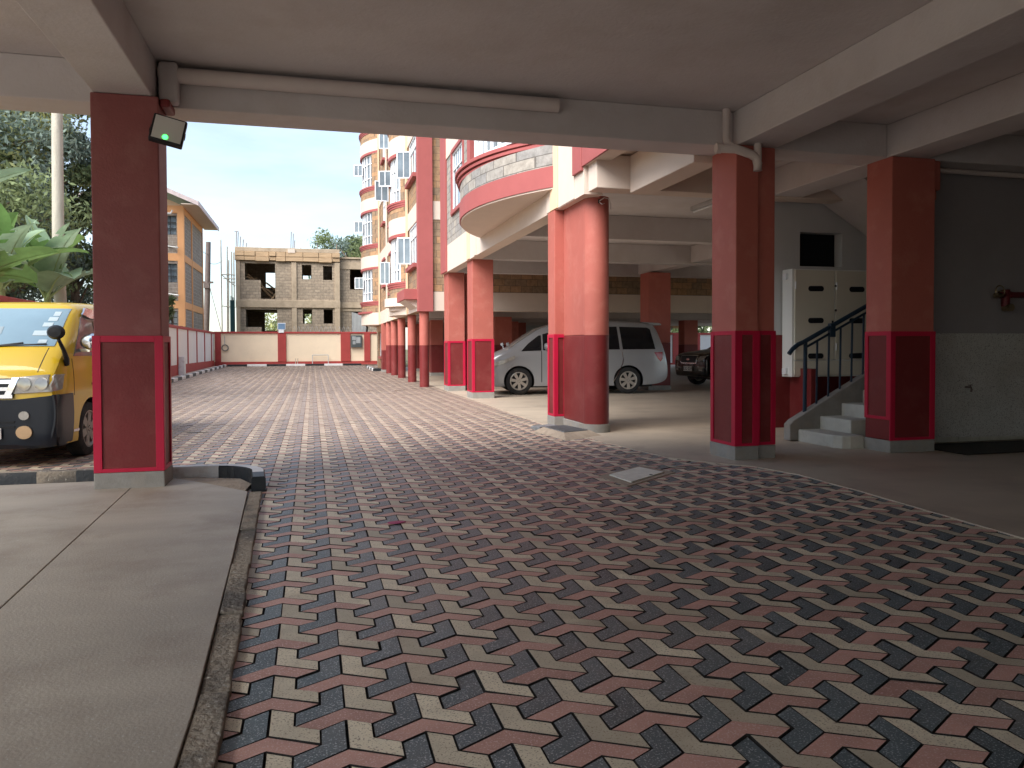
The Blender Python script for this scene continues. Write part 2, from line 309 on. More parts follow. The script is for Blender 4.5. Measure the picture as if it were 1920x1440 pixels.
# ------------------------------------------------------------------ ground, paving, floors
def ground_and_paving():
    g = MB(); g.add([(-700,-500,-0.2),(700,-500,-0.2),(700,900,-0.2),(-700,900,-0.2)], [(0,1,2,3)])
    struct(g, 'ground', GROUNDM)
    a = MB(); a.box(-30, 13.4, -34, -8.02, -0.15, 0.02); a.box(-30, -9.02, -8.02, 5.9, -0.15, 0.02); struct(a, 'bounce_apron', mat('pale bounce concrete', (0.52, 0.49, 0.44), 0.8, 0.12, 0.8))  # unseen pale concrete, added to bounce light up onto the ceiling
    # chevron pavers: three chevrons of arm 2b round each lattice point
    b = 0.1039; cx, cy = 0.106, 2.626
    e = [np.array((math.cos(R(a)), math.sin(R(a)))) for a in (90, 210, 330)]
    def chev(p, q): return [np.zeros(2), 2*b*p, 2*b*p + b*q, b*p + b*q, b*p + 2*b*q, 2*b*q]
    chs = [chev(e[0], e[1]), chev(e[2], e[0]), chev(e[1], e[2])]      # grey, beige, pink
    def inset(poly, d):
        n = len(poly); out = []
        for i in range(n):
            a, p, c = poly[i-1], poly[i], poly[(i+1) % n]
            u = (p - a)/np.linalg.norm(p - a); w = (c - p)/np.linalg.norm(c - p)
            n1 = np.array((-u[1], u[0])); n2 = np.array((-w[1], w[0]))
            k = 1 + n1 @ n2
            out.append(p + (n1 + n2)*d/max(k, 0.2))
        return out
    t1 = 3*b*np.array((math.cos(R(30)), math.sin(R(30)))); t2 = 3*b*np.array((0, 1.0))
    shapes = []
    for c in chs:
        ar = sum(c[i][0]*c[(i+1) % 6][1] - c[(i+1) % 6][0]*c[i][1] for i in range(6))
        if ar < 0: c = c[::-1]
        shapes.append((inset(c, 0.0036), inset(c, 0.0046), np.mean(c, axis=0)))
    V = []; F = []; MI = []
    def inside(x, y):
        if y < -6 or y > 51.9: return False
        if y < 8.55: return -0.75 < x < 5.1
        return -5.4 < x < (4.35 if y < 25 else 4.3)
    for i in range(-28, 24):
        for j in range(-60, 230):
            o = np.array((cx, cy)) + i*t1 + j*t2
            if not inside(o[0], o[1]): continue
            far = o[1] > 22
            for k, (lo, hi, ctr) in enumerate(shapes):
                sk = rnd.random() < 0.06; dz = rnd.gauss(0, 0.0012) - (0.004 if sk else 0); tx, ty = rnd.gauss(0, 0.006*(2 if sk else 1)), rnd.gauss(0, 0.006*(2 if sk else 1))
                base = len(V); jx, jy = rnd.gauss(0, 0.0012), rnd.gauss(0, 0.0012)
                c = o + (jx, jy); z0 = zg(o[1])
                for p in hi:
                    r = p - ctr; V.append((c[0]+p[0], c[1]+p[1], z0 + dz + tx*r[0] + ty*r[1]))
                for p in lo:
                    r = p - ctr; V.append((c[0]+p[0], c[1]+p[1], z0 + dz - 0.0022 + tx*r[0] + ty*r[1]))
                F.append(tuple(base + q for q in range(6))); MI.append(k)
                for q in range(6):
                    q2 = (q+1) % 6; F.append((base+6+q, base+6+q2, base+q2, base+q)); MI.append(3)
                if not far:
                    for p in lo: V.append((c[0]+p[0], c[1]+p[1], z0 - 0.03))
                    for q in range(6):
                        q2 = (q+1) % 6; F.append((base+12+q, base+12+q2, base+6+q2, base+6+q)); MI.append(3)
    pb = MB()
    pb.add([(-0.9,-6.5,-0.012),(5.2,-6.5,-0.012),(5.2,8.5,-0.012),(-0.9,8.5,-0.012)], [(0,1,2,3)], 3)
    for y0, y1 in ((8.5, 24), (24, 52)):
        pb.add([(-5.4,y0,zg(y0)-0.012),(5.2,y0,zg(y0)-0.012),(5.2,y1,zg(y1)-0.012),(-5.4,y1,zg(y1)-0.012)], [(0,1,2,3)], 3)
    mb = MB(); mb.v = V; mb.f = F; mb.m = MI; mb.add(pb.v, pb.f, 3)
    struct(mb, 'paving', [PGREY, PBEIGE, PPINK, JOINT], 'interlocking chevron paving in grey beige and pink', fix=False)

    # tan concrete floor of the parking bays on the right
    edge = [(4.76,-8),(4.80,4.2),(4.92,6.1),(4.94,7.1),(4.80,7.7),(4.50,8.05),(4.18,8.6),(4.00,10.2),(3.93,12.6),(3.99,17),(4.06,22.6),(4.08,26),(4.1,40),(4.1,46.5)]
    f = MB()
    for (xa, ya), (xb, yb) in zip(edge, edge[1:]):
        xm = 7.75 if yb <= 7.9 else 34
        n = max(1, int((yb-ya)/2))
        for k in range(n):
            s0, s1 = k/n, (k+1)/n
            x0, y0, x1, y1 = xa+(xb-xa)*s0, ya+(yb-ya)*s0, xa+(xb-xa)*s1, ya+(yb-ya)*s1
            za, zb = zg(y0)+0.009, zg(y1)+0.009
            f.add([(x0,y0,za),(34,y0,za),(34,y1,zb),(x1,y1,zb),(x0,y0,za-0.1),(x1,y1,zb-0.1)], [(0,1,2,3),(0,3,5,4)])
    struct(f, 'parking_floor', FLOORM)
    # grey concrete slab on the left, in two pours with a joint between
    s = MB()
    kx = lambda y: -0.43 - max(0, y-3)*0.034
    s.prism([(-9,-8),(-1.62,-8),(-1.545,4.4),(-1.69,8.42),(-9,8.42)], -0.15, 0.042)
    s.prism([(-1.614,-8),(-0.43,-8),(-0.43,3.0),(-0.50,5.2),(-0.585,7.45),(-1.0,8.0),(-1.37,8.42),(-1.684,8.42),(-1.539,4.4)], -0.15, 0.040)
    struct(s, 'concrete_slab', SLABM, bevel=0.004)
    # flush worn kerb stones between slab and paving
    k = MB(); y = -7.9
    while y < 7.4:
        L = min(0.92, 7.5-y); a, c = kx(y), kx(y+L)
        h = 0.030 + rnd.uniform(-0.006, 0.006); n = 9
        pts_l = []; pts_r = []
        for q in range(n+1):
            yy = y + (L-0.012)*q/n; xx = a + (c-a)*q/n
            pts_l.append((xx+0.006, yy)); pts_r.append((xx+0.118 + rnd.uniform(-0.008, 0.006), yy))
        k.prism(pts_l + pts_r[::-1], -0.15, h)
        y += L
    struct(k, 'kerb', KERBM, bevel=0.008)
    # raised black and white kerb turning the corner behind the pillar
    path = [(-5.6,8.62),(-1.15,8.52)]
    for q in range(9):
        w = R(88 - q*11); path.append((-1.05 + 0.52*math.cos(w), 8.0 + 0.52*math.sin(w)))
    path.append((-0.50, 7.62)); dense = []
    for (xa, ya), (xb, yb) in zip(path, path[1:]):
        n = max(1, int(math.hypot(xb-xa, yb-ya)/0.07))
        dense += [(xa+(xb-xa)*q/n, ya+(yb-ya)*q/n) for q in range(n)]
    dense.append(path[-1]); kb = MB(); w = 0.065; rings = []
    for i, p in enumerate(dense):
        a, c = dense[max(0, i-1)], dense[min(len(dense)-1, i+1)]; t = Vector((c[0]-a[0], c[1]-a[1])).normalized(); n_ = Vector((-t.y, t.x))
        rings.append([(p[0]+n_.x*w*sx, p[1]+n_.y*w*sx, z) for sx, z in ((-1,-0.1),(-1,0.125),(-0.8,0.145),(0.8,0.145),(1,0.125),(1,-0.1))])
    for i in range(len(rings)-1):
        x, yy = dense[i]
        black = (x < -2.68 and x > -3.4) or (-2.35 < x < -1.98) or (x > -0.98) or (x < -4.1 and x > -4.8)
        o = len(kb.v); kb.v += rings[i] + rings[i+1]
        for q in range(5):
            kb.f.append((o+q, o+q+1, o+7+q, o+6+q))
            kb.m.append(0 if black and not (q == 2 and yy > 7.95) else (2 if x < -1.55 else 1))
    kb.f.append(tuple(range(len(kb.v)-6, len(kb.v)))); kb.m.append(0)
    struct(kb, 'kerb', [KBLACK, KWHITE, KERBM], 'raised kerb painted black and white behind the pillar', smooth=True)
    # rough mortar patch inside that corner
    p = MB(); p.prism([(-0.62,7.46),(-0.585,7.9),(-0.72,8.25),(-1.15,8.44),(-1.37,8.43),(-1.0,8.0)], -0.1, 0.034)
    struct(p, 'concrete_patch', mat('rough mortar', (0.33, 0.27, 0.21), 0.95, 0.2, 9, 0.9, 40))
    # far kerbs: painted blocks along the boundary walls
    kk = MB(); y = 9.2; i = 0
    while y < 50.5:
        kk.box(-5.36, -5.2, y, y+1.0, zg(y)-0.1, zg(y+1)+0.13, i % 2); y += 1.0; i += 1
    x = -5.15; i = 0
    while x < 2.6:
        kk.box(x, x+1.18, 51.2, 51.36, 0.1, zg(51)+0.13, i % 2); x += 1.18; i += 1
    for i in range(6):
        kk.box(3.1, 3.25, 41.3+i*0.95, 42.25+i*0.95, 0.05, zg(42+i)+0.13, (i+1) % 2)
    kk.box(3.1, 3.9, 41.0, 41.28, 0.05, zg(41)+0.15, 0)
    struct(kk, 'kerb', [KBLACK, KWHITE], 'black and white painted kerb round the yard', bevel=0.02)
    v = MB()
    v.add([(-6,8.7,0.02),(-5.36,8.7,0.02),(-5.36,24,0.02),(-6,24,0.02),(-5.36,52,0.27),(-6,52,0.27),(3.6,51.36,0.30),(3.6,52,0.30),(-5.36,51.36,0.30)], [(0,1,2,3),(3,2,4,5)])
    v.add([(-5.36,51.36,0.30),(4.2,51.36,0.30),(4.2,52.1,0.30),(-5.36,52.1,0.30)], [(0,1,2,3)])
    struct(v, 'verge', FLOORM)
ground_and_paving()

# covers set in the ground
def covers():
    t = thing('manhole_cover', 'pale rectangular manhole cover set among the chevron pavers', 'manhole cover', (3.3, 7.5, 0))
    m = MB(); P = [(3.01,7.56),(3.52,7.95),(3.63,7.55),(3.05,7.08)]; c = Vector((3.3, 7.53))
    out = [(c.x+(p[0]-c.x)*1.42, c.y+(p[1]-c.y)*1.36) for p in P]
    m.prism(out, -0.05, 0.008); m.build('collar', mat('cover mortar', (0.36, 0.29, 0.22), 0.9, 0.2, 8, 0.6, 40), t, bevel=0.004)
    m = MB(); m.prism(P, 0.0, 0.02); m.build('lid', mat('pale cover paint', (0.76, 0.73, 0.63), 0.7, 0.12, 9, 0.5, 60), t, bevel=0.004)
    h = MB(); h.cyl((3.42,7.42,0.015),(3.42,7.42,0.0225),0.018); h.build('lift_hole', DARK, t)
    t = thing('drain_cover', 'grey ribbed metal drain cover on a sloping cement base by the round pillar', 'drain cover', (3.85, 11.4, 0))
    m = MB(); a = [(3.45,11.95),(4.05,12.2),(4.28,11.0),(3.55,10.62)]; b = [(3.58,11.85),(4.0,12.05),(4.14,11.15),(3.64,10.95)]
    m.add([(x,y,0.0) for x,y in a] + [(x,y,0.075) for x,y in b], [(0,1,5,4),(1,2,6,5),(2,3,7,6),(3,0,4,7),(4,5,6,7)])
    m.build('cement_base', mat('cover mortar', (0.36, 0.29, 0.22)), t)
    g = MB(); g.prism([(3.60,11.82),(3.98,12.0),(4.10,11.18),(3.66,11.0)], 0.07, 0.085)
    for q in range(9):
        s = (q+0.5)/9; g.prism([(3.60+0.06*s,11.82-0.82*s),(3.98+0.12*s,12.0-0.82*s),(3.983+0.12*s,11.975-0.82*s),(3.603+0.06*s,11.795-0.82*s)], 0.084, 0.093)
    g.build('grating', mat('grey grating', (0.23, 0.24, 0.25), 0.6, 0.15, 9, 0.3, 60, metal=0.3), t)
    m = MB(); m.prism([(3.52,12.35),(3.9,12.6),(4.02,12.42),(3.62,12.16)], 0.0, 0.045)
    single(m, 'drain_cover', mat('grey grating', (0.3, 0.3, 0.3)), 'small grey flat drain lid lying at the foot of the tall salmon pilaster', 'drain cover', (3.77,12.4,0), bevel=0.006)
covers()

# ------------------------------------------------------------------ columns
def column(parent, x0, x1, y0, y1, zt, zb=0.0, dado=1.5, plinth=0.17, frames='', dadomat=None, top=SALMON, label=None, fw=0.06):
    m = MB(); m.box(x0, x1, y0, y1, dado, zt); c = m.build('column', top, parent, bevel=0.012)
    if label: c['label'] = label
    m = MB(); m.box(x0, x1, y0, y1, zb + plinth, dado - 0.002); m.build('dado_panel', dadomat or MAROON, c, bevel=0.012)
    if plinth:
        m = MB(); m.box(x0-0.015, x1+0.015, y0-0.015, y1+0.015, zb - 0.1, zb + plinth); m.build('plinth', CEMENT, c, bevel=0.01)
    if frames:
        m = MB(); lo, hi = zb + plinth + 0.002, dado + 0.012; t = 0.014
        for s in frames:
            if s in 'SN':
                ya, yb = (y0-t, y0+0.004) if s == 'S' else (y1-0.004, y1+t)
                m.box(x0-t, x0+fw, ya, yb, lo, hi); m.box(x1-fw, x1+t, ya, yb, lo, hi)
                m.box(x0+fw, x1-fw, ya, yb, lo, lo+fw*0.6); m.box(x0+fw, x1-fw, ya, yb, hi-fw, hi)
            else:
                xa, xb = (x0-t, x0+0.004) if s == 'W' else (x1-0.004, x1+t)
                ys, ye = (y0+0.005, y1-0.005)
                m.box(xa, xb, ys, ys+fw, lo, hi); m.box(xa, xb, ye-fw, ye, lo, hi)
                m.box(xa, xb, ys+fw, ye-fw, lo, lo+fw*0.6); m.box(xa, xb, ys+fw, ye-fw, hi-fw, hi)
        m.build('panel_frame', CRIMSON, c, bevel=0.003)
    return c
def round_column(parent, x, y, r, zt, zb=0.0, dado=1.44, plinth=0.0, n=36):
    m = MB(); m.cyl((x,y,dado),(x,y,zt), r, n=n); c = m.build('round_column', SALMON, parent, smooth=True)
    m = MB(); m.cyl((x,y,zb+plinth),(x,y,dado-0.001), r, n=n); m.build('dado_panel', MAROON, c, smooth=True)
    if plinth:
        m = MB(); m.cyl((x,y,zb-0.05),(x,y,zb+plinth), r+0.02, n=n); m.build('plinth', CEMENT, c, smooth=True)
    return c

# ------------------------------------------------------------------ the parking storey overhead (camera stands under it)
BT = 3.74      # underside of beams
CZ = 4.15      # underside of slab
def near_block():
    t = thing('parking_building', 'cream ceiling with deep beams on maroon panelled pillars arching over the foreground', 'building', (1, 3, 0))
    m = MB(); m.box(-5.6, 13.5, -7, 8.78, CZ, CZ+0.3); m.build('ceiling_slab', CEIL, t)
    def beam(x0, x1, y0, y1, zb=BT):
        m = MB(); m.box(x0, x1, y0, y1, zb, CZ-0.002); return m.build('beam', CEIL, t, bevel=0.012)
    beam(-5.6, 4.879, 8.29, 8.775); beam(5.421, 7.049, 8.29, 8.775); beam(7.601, 13.2, 8.29, 8.68)
    beam(-1.95, -1.44, -6.8, 8.288); beam(4.88, 5.42, -6.8, 8.775, BT-0.003); beam(7.05, 7.60, -6.8, 11.29, BT-0.003)
    beam(-5.6, -5.15, -6.8, 8.288)
    column(t, -1.97, -1.385, 7.94, 8.36, 3.735, 0.04, 1.465, 0.15, 'SEW', top=LMAROON, label='maroon pillar carrying the floodlight beside the yellow van')
    m = MB(); m.box(4.85, 5.15, 8.17, 8.74, 1.53, 3.735); m.box(5.15, 5.40, 8.215, 8.735, 1.53, 3.735)
    c = m.build('column', SALMON, t, bevel=0.012); c['label'] = 'salmon and maroon pillar with a white elbow pipe at its top'
    m = MB(); m.box(4.85, 5.15, 8.17, 8.74, 0.17, 1.528); m.box(5.15, 5.40, 8.215, 8.735, 0.17, 1.528); m.build('dado_panel', MAROON, c, bevel=0.01)
    m = MB(); m.box(4.835, 5.155, 8.155, 8.75, -0.1, 0.17); m.box(5.155, 5.415, 8.2, 8.745, -0.1, 0.17); m.build('plinth', CEMENT, c, bevel=0.01)
    m = MB(); lo, hi = 0.172, 1.545
    for a, b, y in ((4.836, 4.93, 8.17), (5.075, 5.164, 8.17), (5.165, 5.205, 8.215), (5.35, 5.412, 8.215)): m.box(a, b, y-0.014, y+0.004, lo, hi)
    for a, b, y in ((4.93, 5.075, 8.17), (5.205, 5.35, 8.215)): m.box(a, b, y-0.014, y+0.004, lo, lo+0.035); m.box(a, b, y-0.014, y+0.004, hi-0.05, hi)
    for ya, yb in ((8.175, 8.24), (8.675, 8.742)): m.box(4.836, 4.854, ya, yb, lo, hi)
    m.box(4.836, 4.854, 8.24, 8.675, lo, lo+0.035); m.box(4.836, 4.854, 8.24, 8.675, hi-0.05, hi)
    m.build('panel_frame', CRIMSON, c, bevel=0.003)
    c = column(t, 7.05, 7.70, 8.20, 8.66, 3.735, 0, 1.53, 0.16, 'S', label='dark maroon pillar beside the stair with a crimson bordered panel')
    m = MB()
    for ya, yb in ((8.205, 8.265), (8.60, 8.66)): m.box(7.036, 7.054, ya, yb, 0.42, 1.545)
    m.box(7.036, 7.054, 8.265, 8.60, 0.42, 0.46); m.box(7.036, 7.054, 8.265, 8.60, 1.49, 1.545); m.build('panel_frame', CRIMSON, c, bevel=0.003)
    m = MB(); m.box(7.70, 7.84, 8.25, 8.60, 3.35, 3.735); m.prism([(8.25,3.35),(8.60,3.35),(8.60,3.22),(8.25,3.22)], 7.70, 7.78, 'x'); m.build('corbel', SALMON, c, bevel=0.03)
    m = MB(); m.box(-1.384, -1.29, 7.98, 8.3, 3.655, 3.733); m.build('corbel', MAROON, t, bevel=0.02)
    # right hand wall: speckled lower half, dull plaster above
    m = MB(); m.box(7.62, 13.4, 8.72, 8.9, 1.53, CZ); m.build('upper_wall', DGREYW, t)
    m = MB(); m.xz([(7.72,0.12),(13.4,0.01),(13.4,1.528),(7.72,1.528)], 8.70, 8.88)
    m.build('lower_wall', TERRAZ, t)
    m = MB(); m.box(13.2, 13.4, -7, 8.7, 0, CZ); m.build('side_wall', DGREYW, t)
    m = MB(); m.box(0.4, 13.2, -7.2, -7.0, 0, CZ-0.002); m.build('rear_wall', DGREYW, t)  # unseen; extent chosen to keep light from behind off the right side
    for x in (-5.6, -2.0): column(t, x, x+0.55, -6.9, -6.4, 3.735, 0, 1.5, 0.15)
    # grey stair hall beyond the pillars
    m = MB(); m.wall(6.9, 12.4, 1.55, CZ-0.002, 11.3, 11.5, [(7.90, 8.72, 2.70, 3.27)], 'x'); m.build('hall_wall', GREYW, t)
    m = MB(); m.box(6.9, 12.4, 11.28, 11.5, 0, 1.549); m.build('hall_dado', MAROON, t)
    m = MB(); m.box(7.85, 8.77, 11.52, 12.0, 2.65, 3.32); m.build('vent_shaft', DARK, t)
    m = MB(); m.box(6.9, 13.4, 8.9, 11.5, CZ, CZ+0.2); m.build('hall_ceiling', CEIL, t)
    m = MB(); m.box(12.3, 12.5, 8.9, 11.28, 0, CZ-0.003); m.build('hall_wall', GREYW, t)
    m = MB(); m.xz([(8.0, 3.93),(8.0, 4.14),(8.6, 4.14),(12.2, 1.7),(12.2, 1.45)], 9.98, 11.27); m.build('stair_soffit', CEIL, t)
    m = MB(); m.box(7.70, 7.80, 10.7, 11.27, 0.0, 1.0); m.build('low_pier', MAROON, t)
    return t
near_block()

def dark_strip():
    m = MB(); m.box(7.76, 13.2, 7.75, 8.69, 0.016, 0.024); struct(m, 'dark_floor_strip', mat('near black floor strip', (0.02, 0.018, 0.016), 0.6, 0.3, 3))  # thin near-black strip laid on the floor along the right hand wall
dark_strip()

# ------------------------------------------------------------------ staircase
def stairs():
    t = thing('staircase', 'pale cement stair rising between the two right hand pillars with navy rail', 'staircase', (6.67, 9.2, 0))
    m = MB(); rise, run = 0.18, 0.355
    for i in range(8):
        x = 6.68 + i*run
        if i == 0:
            m.prism([(x,8.82),(x+0.05,8.70),(x+0.15,8.655),(x+run,8.65),(x+run,9.578),(x,9.578)], 0, rise)
        else: m.box(x, x + run + (0.0 if i < 7 else 1.0), 8.915, 9.578, 0, (i+1)*rise)
    m.build('steps', STEPS, t, bevel=0.018)
    zc = lambda x: 0.29 + (x-6.58)*0.53
    m = MB(); m.xz([(6.55,0.02),(6.55,0.25),(6.62,zc(6.62)),(9.4,zc(9.4)),(9.4,0.02)], 9.58, 9.73); m.build('side_kerb', CEMENT, t, bevel=0.015)
    m = MB(); y = 9.655; zr = lambda x: 1.42 + (x-6.82)*0.50
    m.tube([(6.58,y,1.25),(6.64,y,1.32),(6.73,y,1.385),(6.82,y,1.42),(9.2,y,zr(9.2))], 0.032, 10)
    rail = m.build('handrail', NAVY, t, smooth=True)
    m = MB(); m.tube([(6.86,y,zr(6.86)-0.095),(9.2,y,zr(9.2)-0.095)], 0.018, 8); m.build('lower_rail', NAVY, rail, smooth=True)
    for i in range(12):
        x = 6.85 + i*0.195; m = MB(); m.cyl((x-0.01,y,zc(x)-0.02),(x,y,zr(x)-(0.0 if i == 0 else 0.09)), 0.028 if i == 0 else 0.015, n=8); m.build('baluster', NAVY, rail, smooth=True)
    m = MB(); m.box(7.24, 7.33, y-0.035, y+0.035, zr(7.28)-0.16, zr(7.28)+0.04); m.build('rail_clamp', NAVY, rail, bevel=0.01)
stairs()

def cabinet():
    t = thing('meter_cabinet', 'putty coloured metal meter cabinet with slotted doors above the stair', 'cabinet', (8.3, 11.1, 0.86))
    x0, x1, y0, y1, z0, z1 = 7.55, 9.15, 11.0, 11.27, 0.86, 2.62
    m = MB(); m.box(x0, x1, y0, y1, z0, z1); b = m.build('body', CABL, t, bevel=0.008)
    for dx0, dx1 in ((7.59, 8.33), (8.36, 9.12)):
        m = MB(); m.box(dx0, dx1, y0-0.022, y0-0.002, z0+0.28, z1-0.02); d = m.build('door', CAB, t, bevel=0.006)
        for zc in (2.30, 1.78, 1.20):
            xc = (dx0+dx1)/2 + 0.02; m = MB(); pts = []
            for q in range(16):
                w = 2*math.pi*q/16; pts.append((xc + math.copysign(0.10, math.cos(w)) + 0.045*math.cos(w), zc + 0.045*math.sin(w)))
            m.xz(pts, y0-0.03, y0-0.021); m.build('slot_window', DARK, d)
        for zh in (1.35, 2.35): m = MB(); m.cyl((dx0+0.005,y0-0.03,zh-0.06),(dx0+0.005,y0-0.03,zh+0.06), 0.014, n=8); m.build('hinge', WHITEM, d)
        m = MB(); m.box(dx1-0.05, dx1-0.03, y0-0.045, y0-0.023, 1.7, 1.78); m.build('handle', BLACKP, d)
    m = MB(); m.box(7.59, 9.12, y0-0.018, y0-0.002, z0+0.02, z0+0.26); m.build('bottom_panel', CAB, t, bevel=0.005)
    for z in (2.5, 0.95):
        m = MB(); m.box(7.50, 7.549, 11.1, 11.2, z-0.05, z+0.05); m.build('bracket', WHITEM, t, bevel=0.006)
    for z in (2.35, 1.95): 
        m = MB(); m.cyl((8.345,y0-0.04,z),(8.345,y0-0.02,z),0.02); m.build('lock', CHROME, t)
cabinet()

def fittings():
    # fat pipe tucked along the front beam
    m = MB(); m.tube([(-1.42,8.205,4.03),(2.66,8.205,4.03)], 0.075, 18)
    single(m, 'ceiling_pipe', PIPE, 'fat painted pipe running along the top of the front beam', 'pipe', (0.6, 8.2, 4.03), smooth=True)
    m = MB(); m.box(-1.415, -1.24, 8.12, 8.28, 3.745, 4.14)
    single(m, 'pipe_box', CEIL, 'painted box upstand in the ceiling corner above the floodlight pillar', 'pipe box', (-1.33,8.2,3.75), bevel=0.03)
    m = MB(); y = 8.10
    m.tube([(4.74,8.21,4.145),(4.74,8.205,3.80),(4.75,8.18,3.72),(4.80,y,3.66)], 0.045, 14)
    p = thing('drain_pipe', 'white elbowed drain pipe dropping beside the pillar right of the yard', 'pipe', (4.8, 8.1, 3.4))
    m.build('pipe_run', PIPE, p, smooth=True)
    m = MB(); m.tube([(4.62,8.2,3.68),(4.80,y,3.66),(5.00,y,3.61),(5.07,y,3.57),(5.09,y,3.50),(5.09,y,3.42)], 0.052, 14); m.build('elbow', PIPE, p, smooth=True)
    m = MB(); m.cyl((5.09,y,3.74),(5.09,y,3.46), 0.045, n=14); m.build('pipe_run', PIPE, p, smooth=True)
    m = MB(); m.cyl((4.60,8.2,3.68),(4.66,8.19,3.68), 0.062, n=14); m.build('collar', PIPE, p, smooth=True)
    p = thing('wall_pipe', 'pale pipe running along the dark wall behind the end pillar', 'pipe', (8.4, 8.55, 3.7))
    m = MB(); m.tube([(7.95,8.60,3.70),(13.1,8.60,3.70)], 0.035, 12); m.build('pipe_run', PIPE, p, smooth=True)
    m = MB(); m.cyl((7.93,8.60,3.62),(7.93,8.60,3.95), 0.06, n=14); m.cyl((7.76,8.60,3.74),(8.02,8.60,3.72), 0.055, n=14); m.build('tee_joint', PIPE, p, smooth=True)
    # tap and hydrant
    p = thing('water_tap', 'small brass tap on the speckled wall', 'tap', (8.70, 8.69, 0.78))
    m = MB(); m.tube([(8.70,8.70,0.79),(8.70,8.61,0.79),(8.68,8.58,0.77),(8.67,8.575,0.73)], 0.013, 8); m.build('spout', POLED, p, smooth=True)
    m = MB(); m.box(8.67,8.73,8.605,8.625,0.815,0.825); m.cyl((8.70,8.615,0.79),(8.70,8.615,0.82),0.007); m.build('lever', POLED, p)
    p = thing('hydrant_valve', 'red fire hydrant pipe with dull brass valve on the dark wall', 'valve', (9.3, 8.6, 2.05))
    red = mat('hydrant red', (0.11, 0.012, 0.016), 0.5); brs = mat('dull brass', (0.25, 0.2, 0.12), 0.35, 0.2, 8, metal=0.8)
    m = MB(); m.tube([(9.35,8.62,2.06),(11.5,8.62,2.06)], 0.04, 12); m.build('pipe_run', red, p, smooth=True)
    m = MB(); m.cyl((9.28,8.62,1.9),(9.28,8.62,2.13), 0.055, n=14); m.cyl((9.18,8.62,2.06),(9.36,8.62,2.06), 0.05, n=14); m.build('valve_body', red, p, smooth=True)
    m = MB(); m.cyl((9.28,8.52,1.88),(9.28,8.64,1.88), 0.05, n=14); m.cyl((9.08,8.60,2.05),(9.19,8.60,2.05), 0.035, n=12); m.build('outlet', brs, p, smooth=True)
    m = MB(); m.lathe([(0.075,-0.008),(0.085,0.0),(0.075,0.008),(0.066,0.0)], (9.10,8.54,2.1), 'y', 18, closed=True); m.box(9.03,9.17,8.536,8.544,2.094,2.106); m.build('hand_wheel', brs, p, smooth=True)
    # floodlight on the left pillar
    p = thing('floodlight', 'black floodlight with green standby glow on the left pillar', 'floodlight', (-1.27, 7.8, 3.45))
    def rot(m): 
        M4 = Matrix.Translation((-1.265, 7.72, 3.36)) @ Matrix.Rotation(R(10), 4, 'Y') @ Matrix.Rotation(R(-14), 4, 'X') @ Matrix.Rotation(R(8), 4, 'Z')
        m.v = [tuple(M4 @ Vector(v)) for v in m.v]; return m
    m = MB(); m.box(-0.145, 0.145, -0.03, 0.05, -0.13, 0.13); rot(m).build('housing', BLACKP, p, bevel=0.012)
    m = MB(); m.box(-0.125, 0.125, -0.036, -0.0305, -0.112, 0.112); rot(m).build('lens', mat('floodlight lens', (0.62, 0.61, 0.58), 0.3, 0.05, 3), p)
    led = bpy.data.materials.new('green led'); led.use_nodes = True; bb = led.node_tree.nodes['Principled BSDF']
    bb.inputs['Emission Color'].default_value = (0.03, 1, 0.08, 1); bb.inputs['Emission Strength'].default_value = 1.6; bb.inputs['Base Color'].default_value = (0, 0.4, 0.05, 1)
    m = MB(); m.lathe([(0.0,-0.042),(0.02,-0.0405),(0.024,-0.0362)], (-0.01, 0, -0.085), 'y', 14); rot(m).build('status_lamp', led, p, smooth=True)
    m = MB(); m.box(-0.15, -0.145, 0.0, 0.02, -0.02, 0.02); m.box(0.145, 0.15, 0, 0.02, -0.02, 0.02); m.box(-0.15, 0.15, 0.05, 0.06, -0.02, 0.02); m.box(-0.16, -0.06, 0.055, 0.20, -0.015, 0.015); rot(m).build('bracket', BLACKP, p)
fittings()

# ------------------------------------------------------------------ shared facade pieces
def arc(x0, ya, yb, s, n=24, inset=0.0):
    c = yb - ya; r = ((c/2)**2 + s*s)/(2*s); cx, cy = x0 - s + r, (ya+yb)/2; r2 = r - inset
    half = math.asin(min(1, (c/2)/r)); pts = []
    for i in range(n+1):
        w = -half + 2*half*i/n; pts.append((cx - r2*math.cos(w), cy + r2*math.sin(w)))
    return pts
def half_disc(m, x0, ya, yb, s, z0, z1, n=24, mi=0):
    p = arc(x0, ya, yb, s, n); p = p + [(x0+0.06, yb), (x0+0.06, ya)]
    m.prism(p, z0, z1, 'z', mi); return m
def facade_window(parent, X, y0, y1, z0, z1, open_leaf=None, bars=2):
    m = MB(); f = 0.05; a, b = X-0.02, X+0.05
    m.box(a, b, y0, y0+f, z0, z1); m.box(a, b, y1-f, y1, z0, z1); m.box(a, b, y0+f, y1-f, z0, z0+f); m.box(a, b, y0+f, y1-f, z1-f, z1)
    zt = z0 + (z1-z0)*0.7; m.box(a, b, y0+f, y1-f, zt-0.02, zt+0.02)
    for k in range(1, bars+1):
        yy = y0 + (y1-y0)*k/(bars+1); m.box(a+0.01, b-0.01, yy-0.018, yy+0.018, z0+f, zt-0.02)
    k = 5
    for q in range(1, k):
        yy = y0 + (y1-y0)*q/k; m.box(a+0.015, b-0.015, yy-0.009, yy+0.009, zt+0.02, z1-f)
    w = m.build('window', WHITEM, parent)
    m = MB(); m.box(X+0.012, X+0.02, y0+f, y1-f, z0+f, z1-f); m.build('pane', GLASSB, w)
    return w
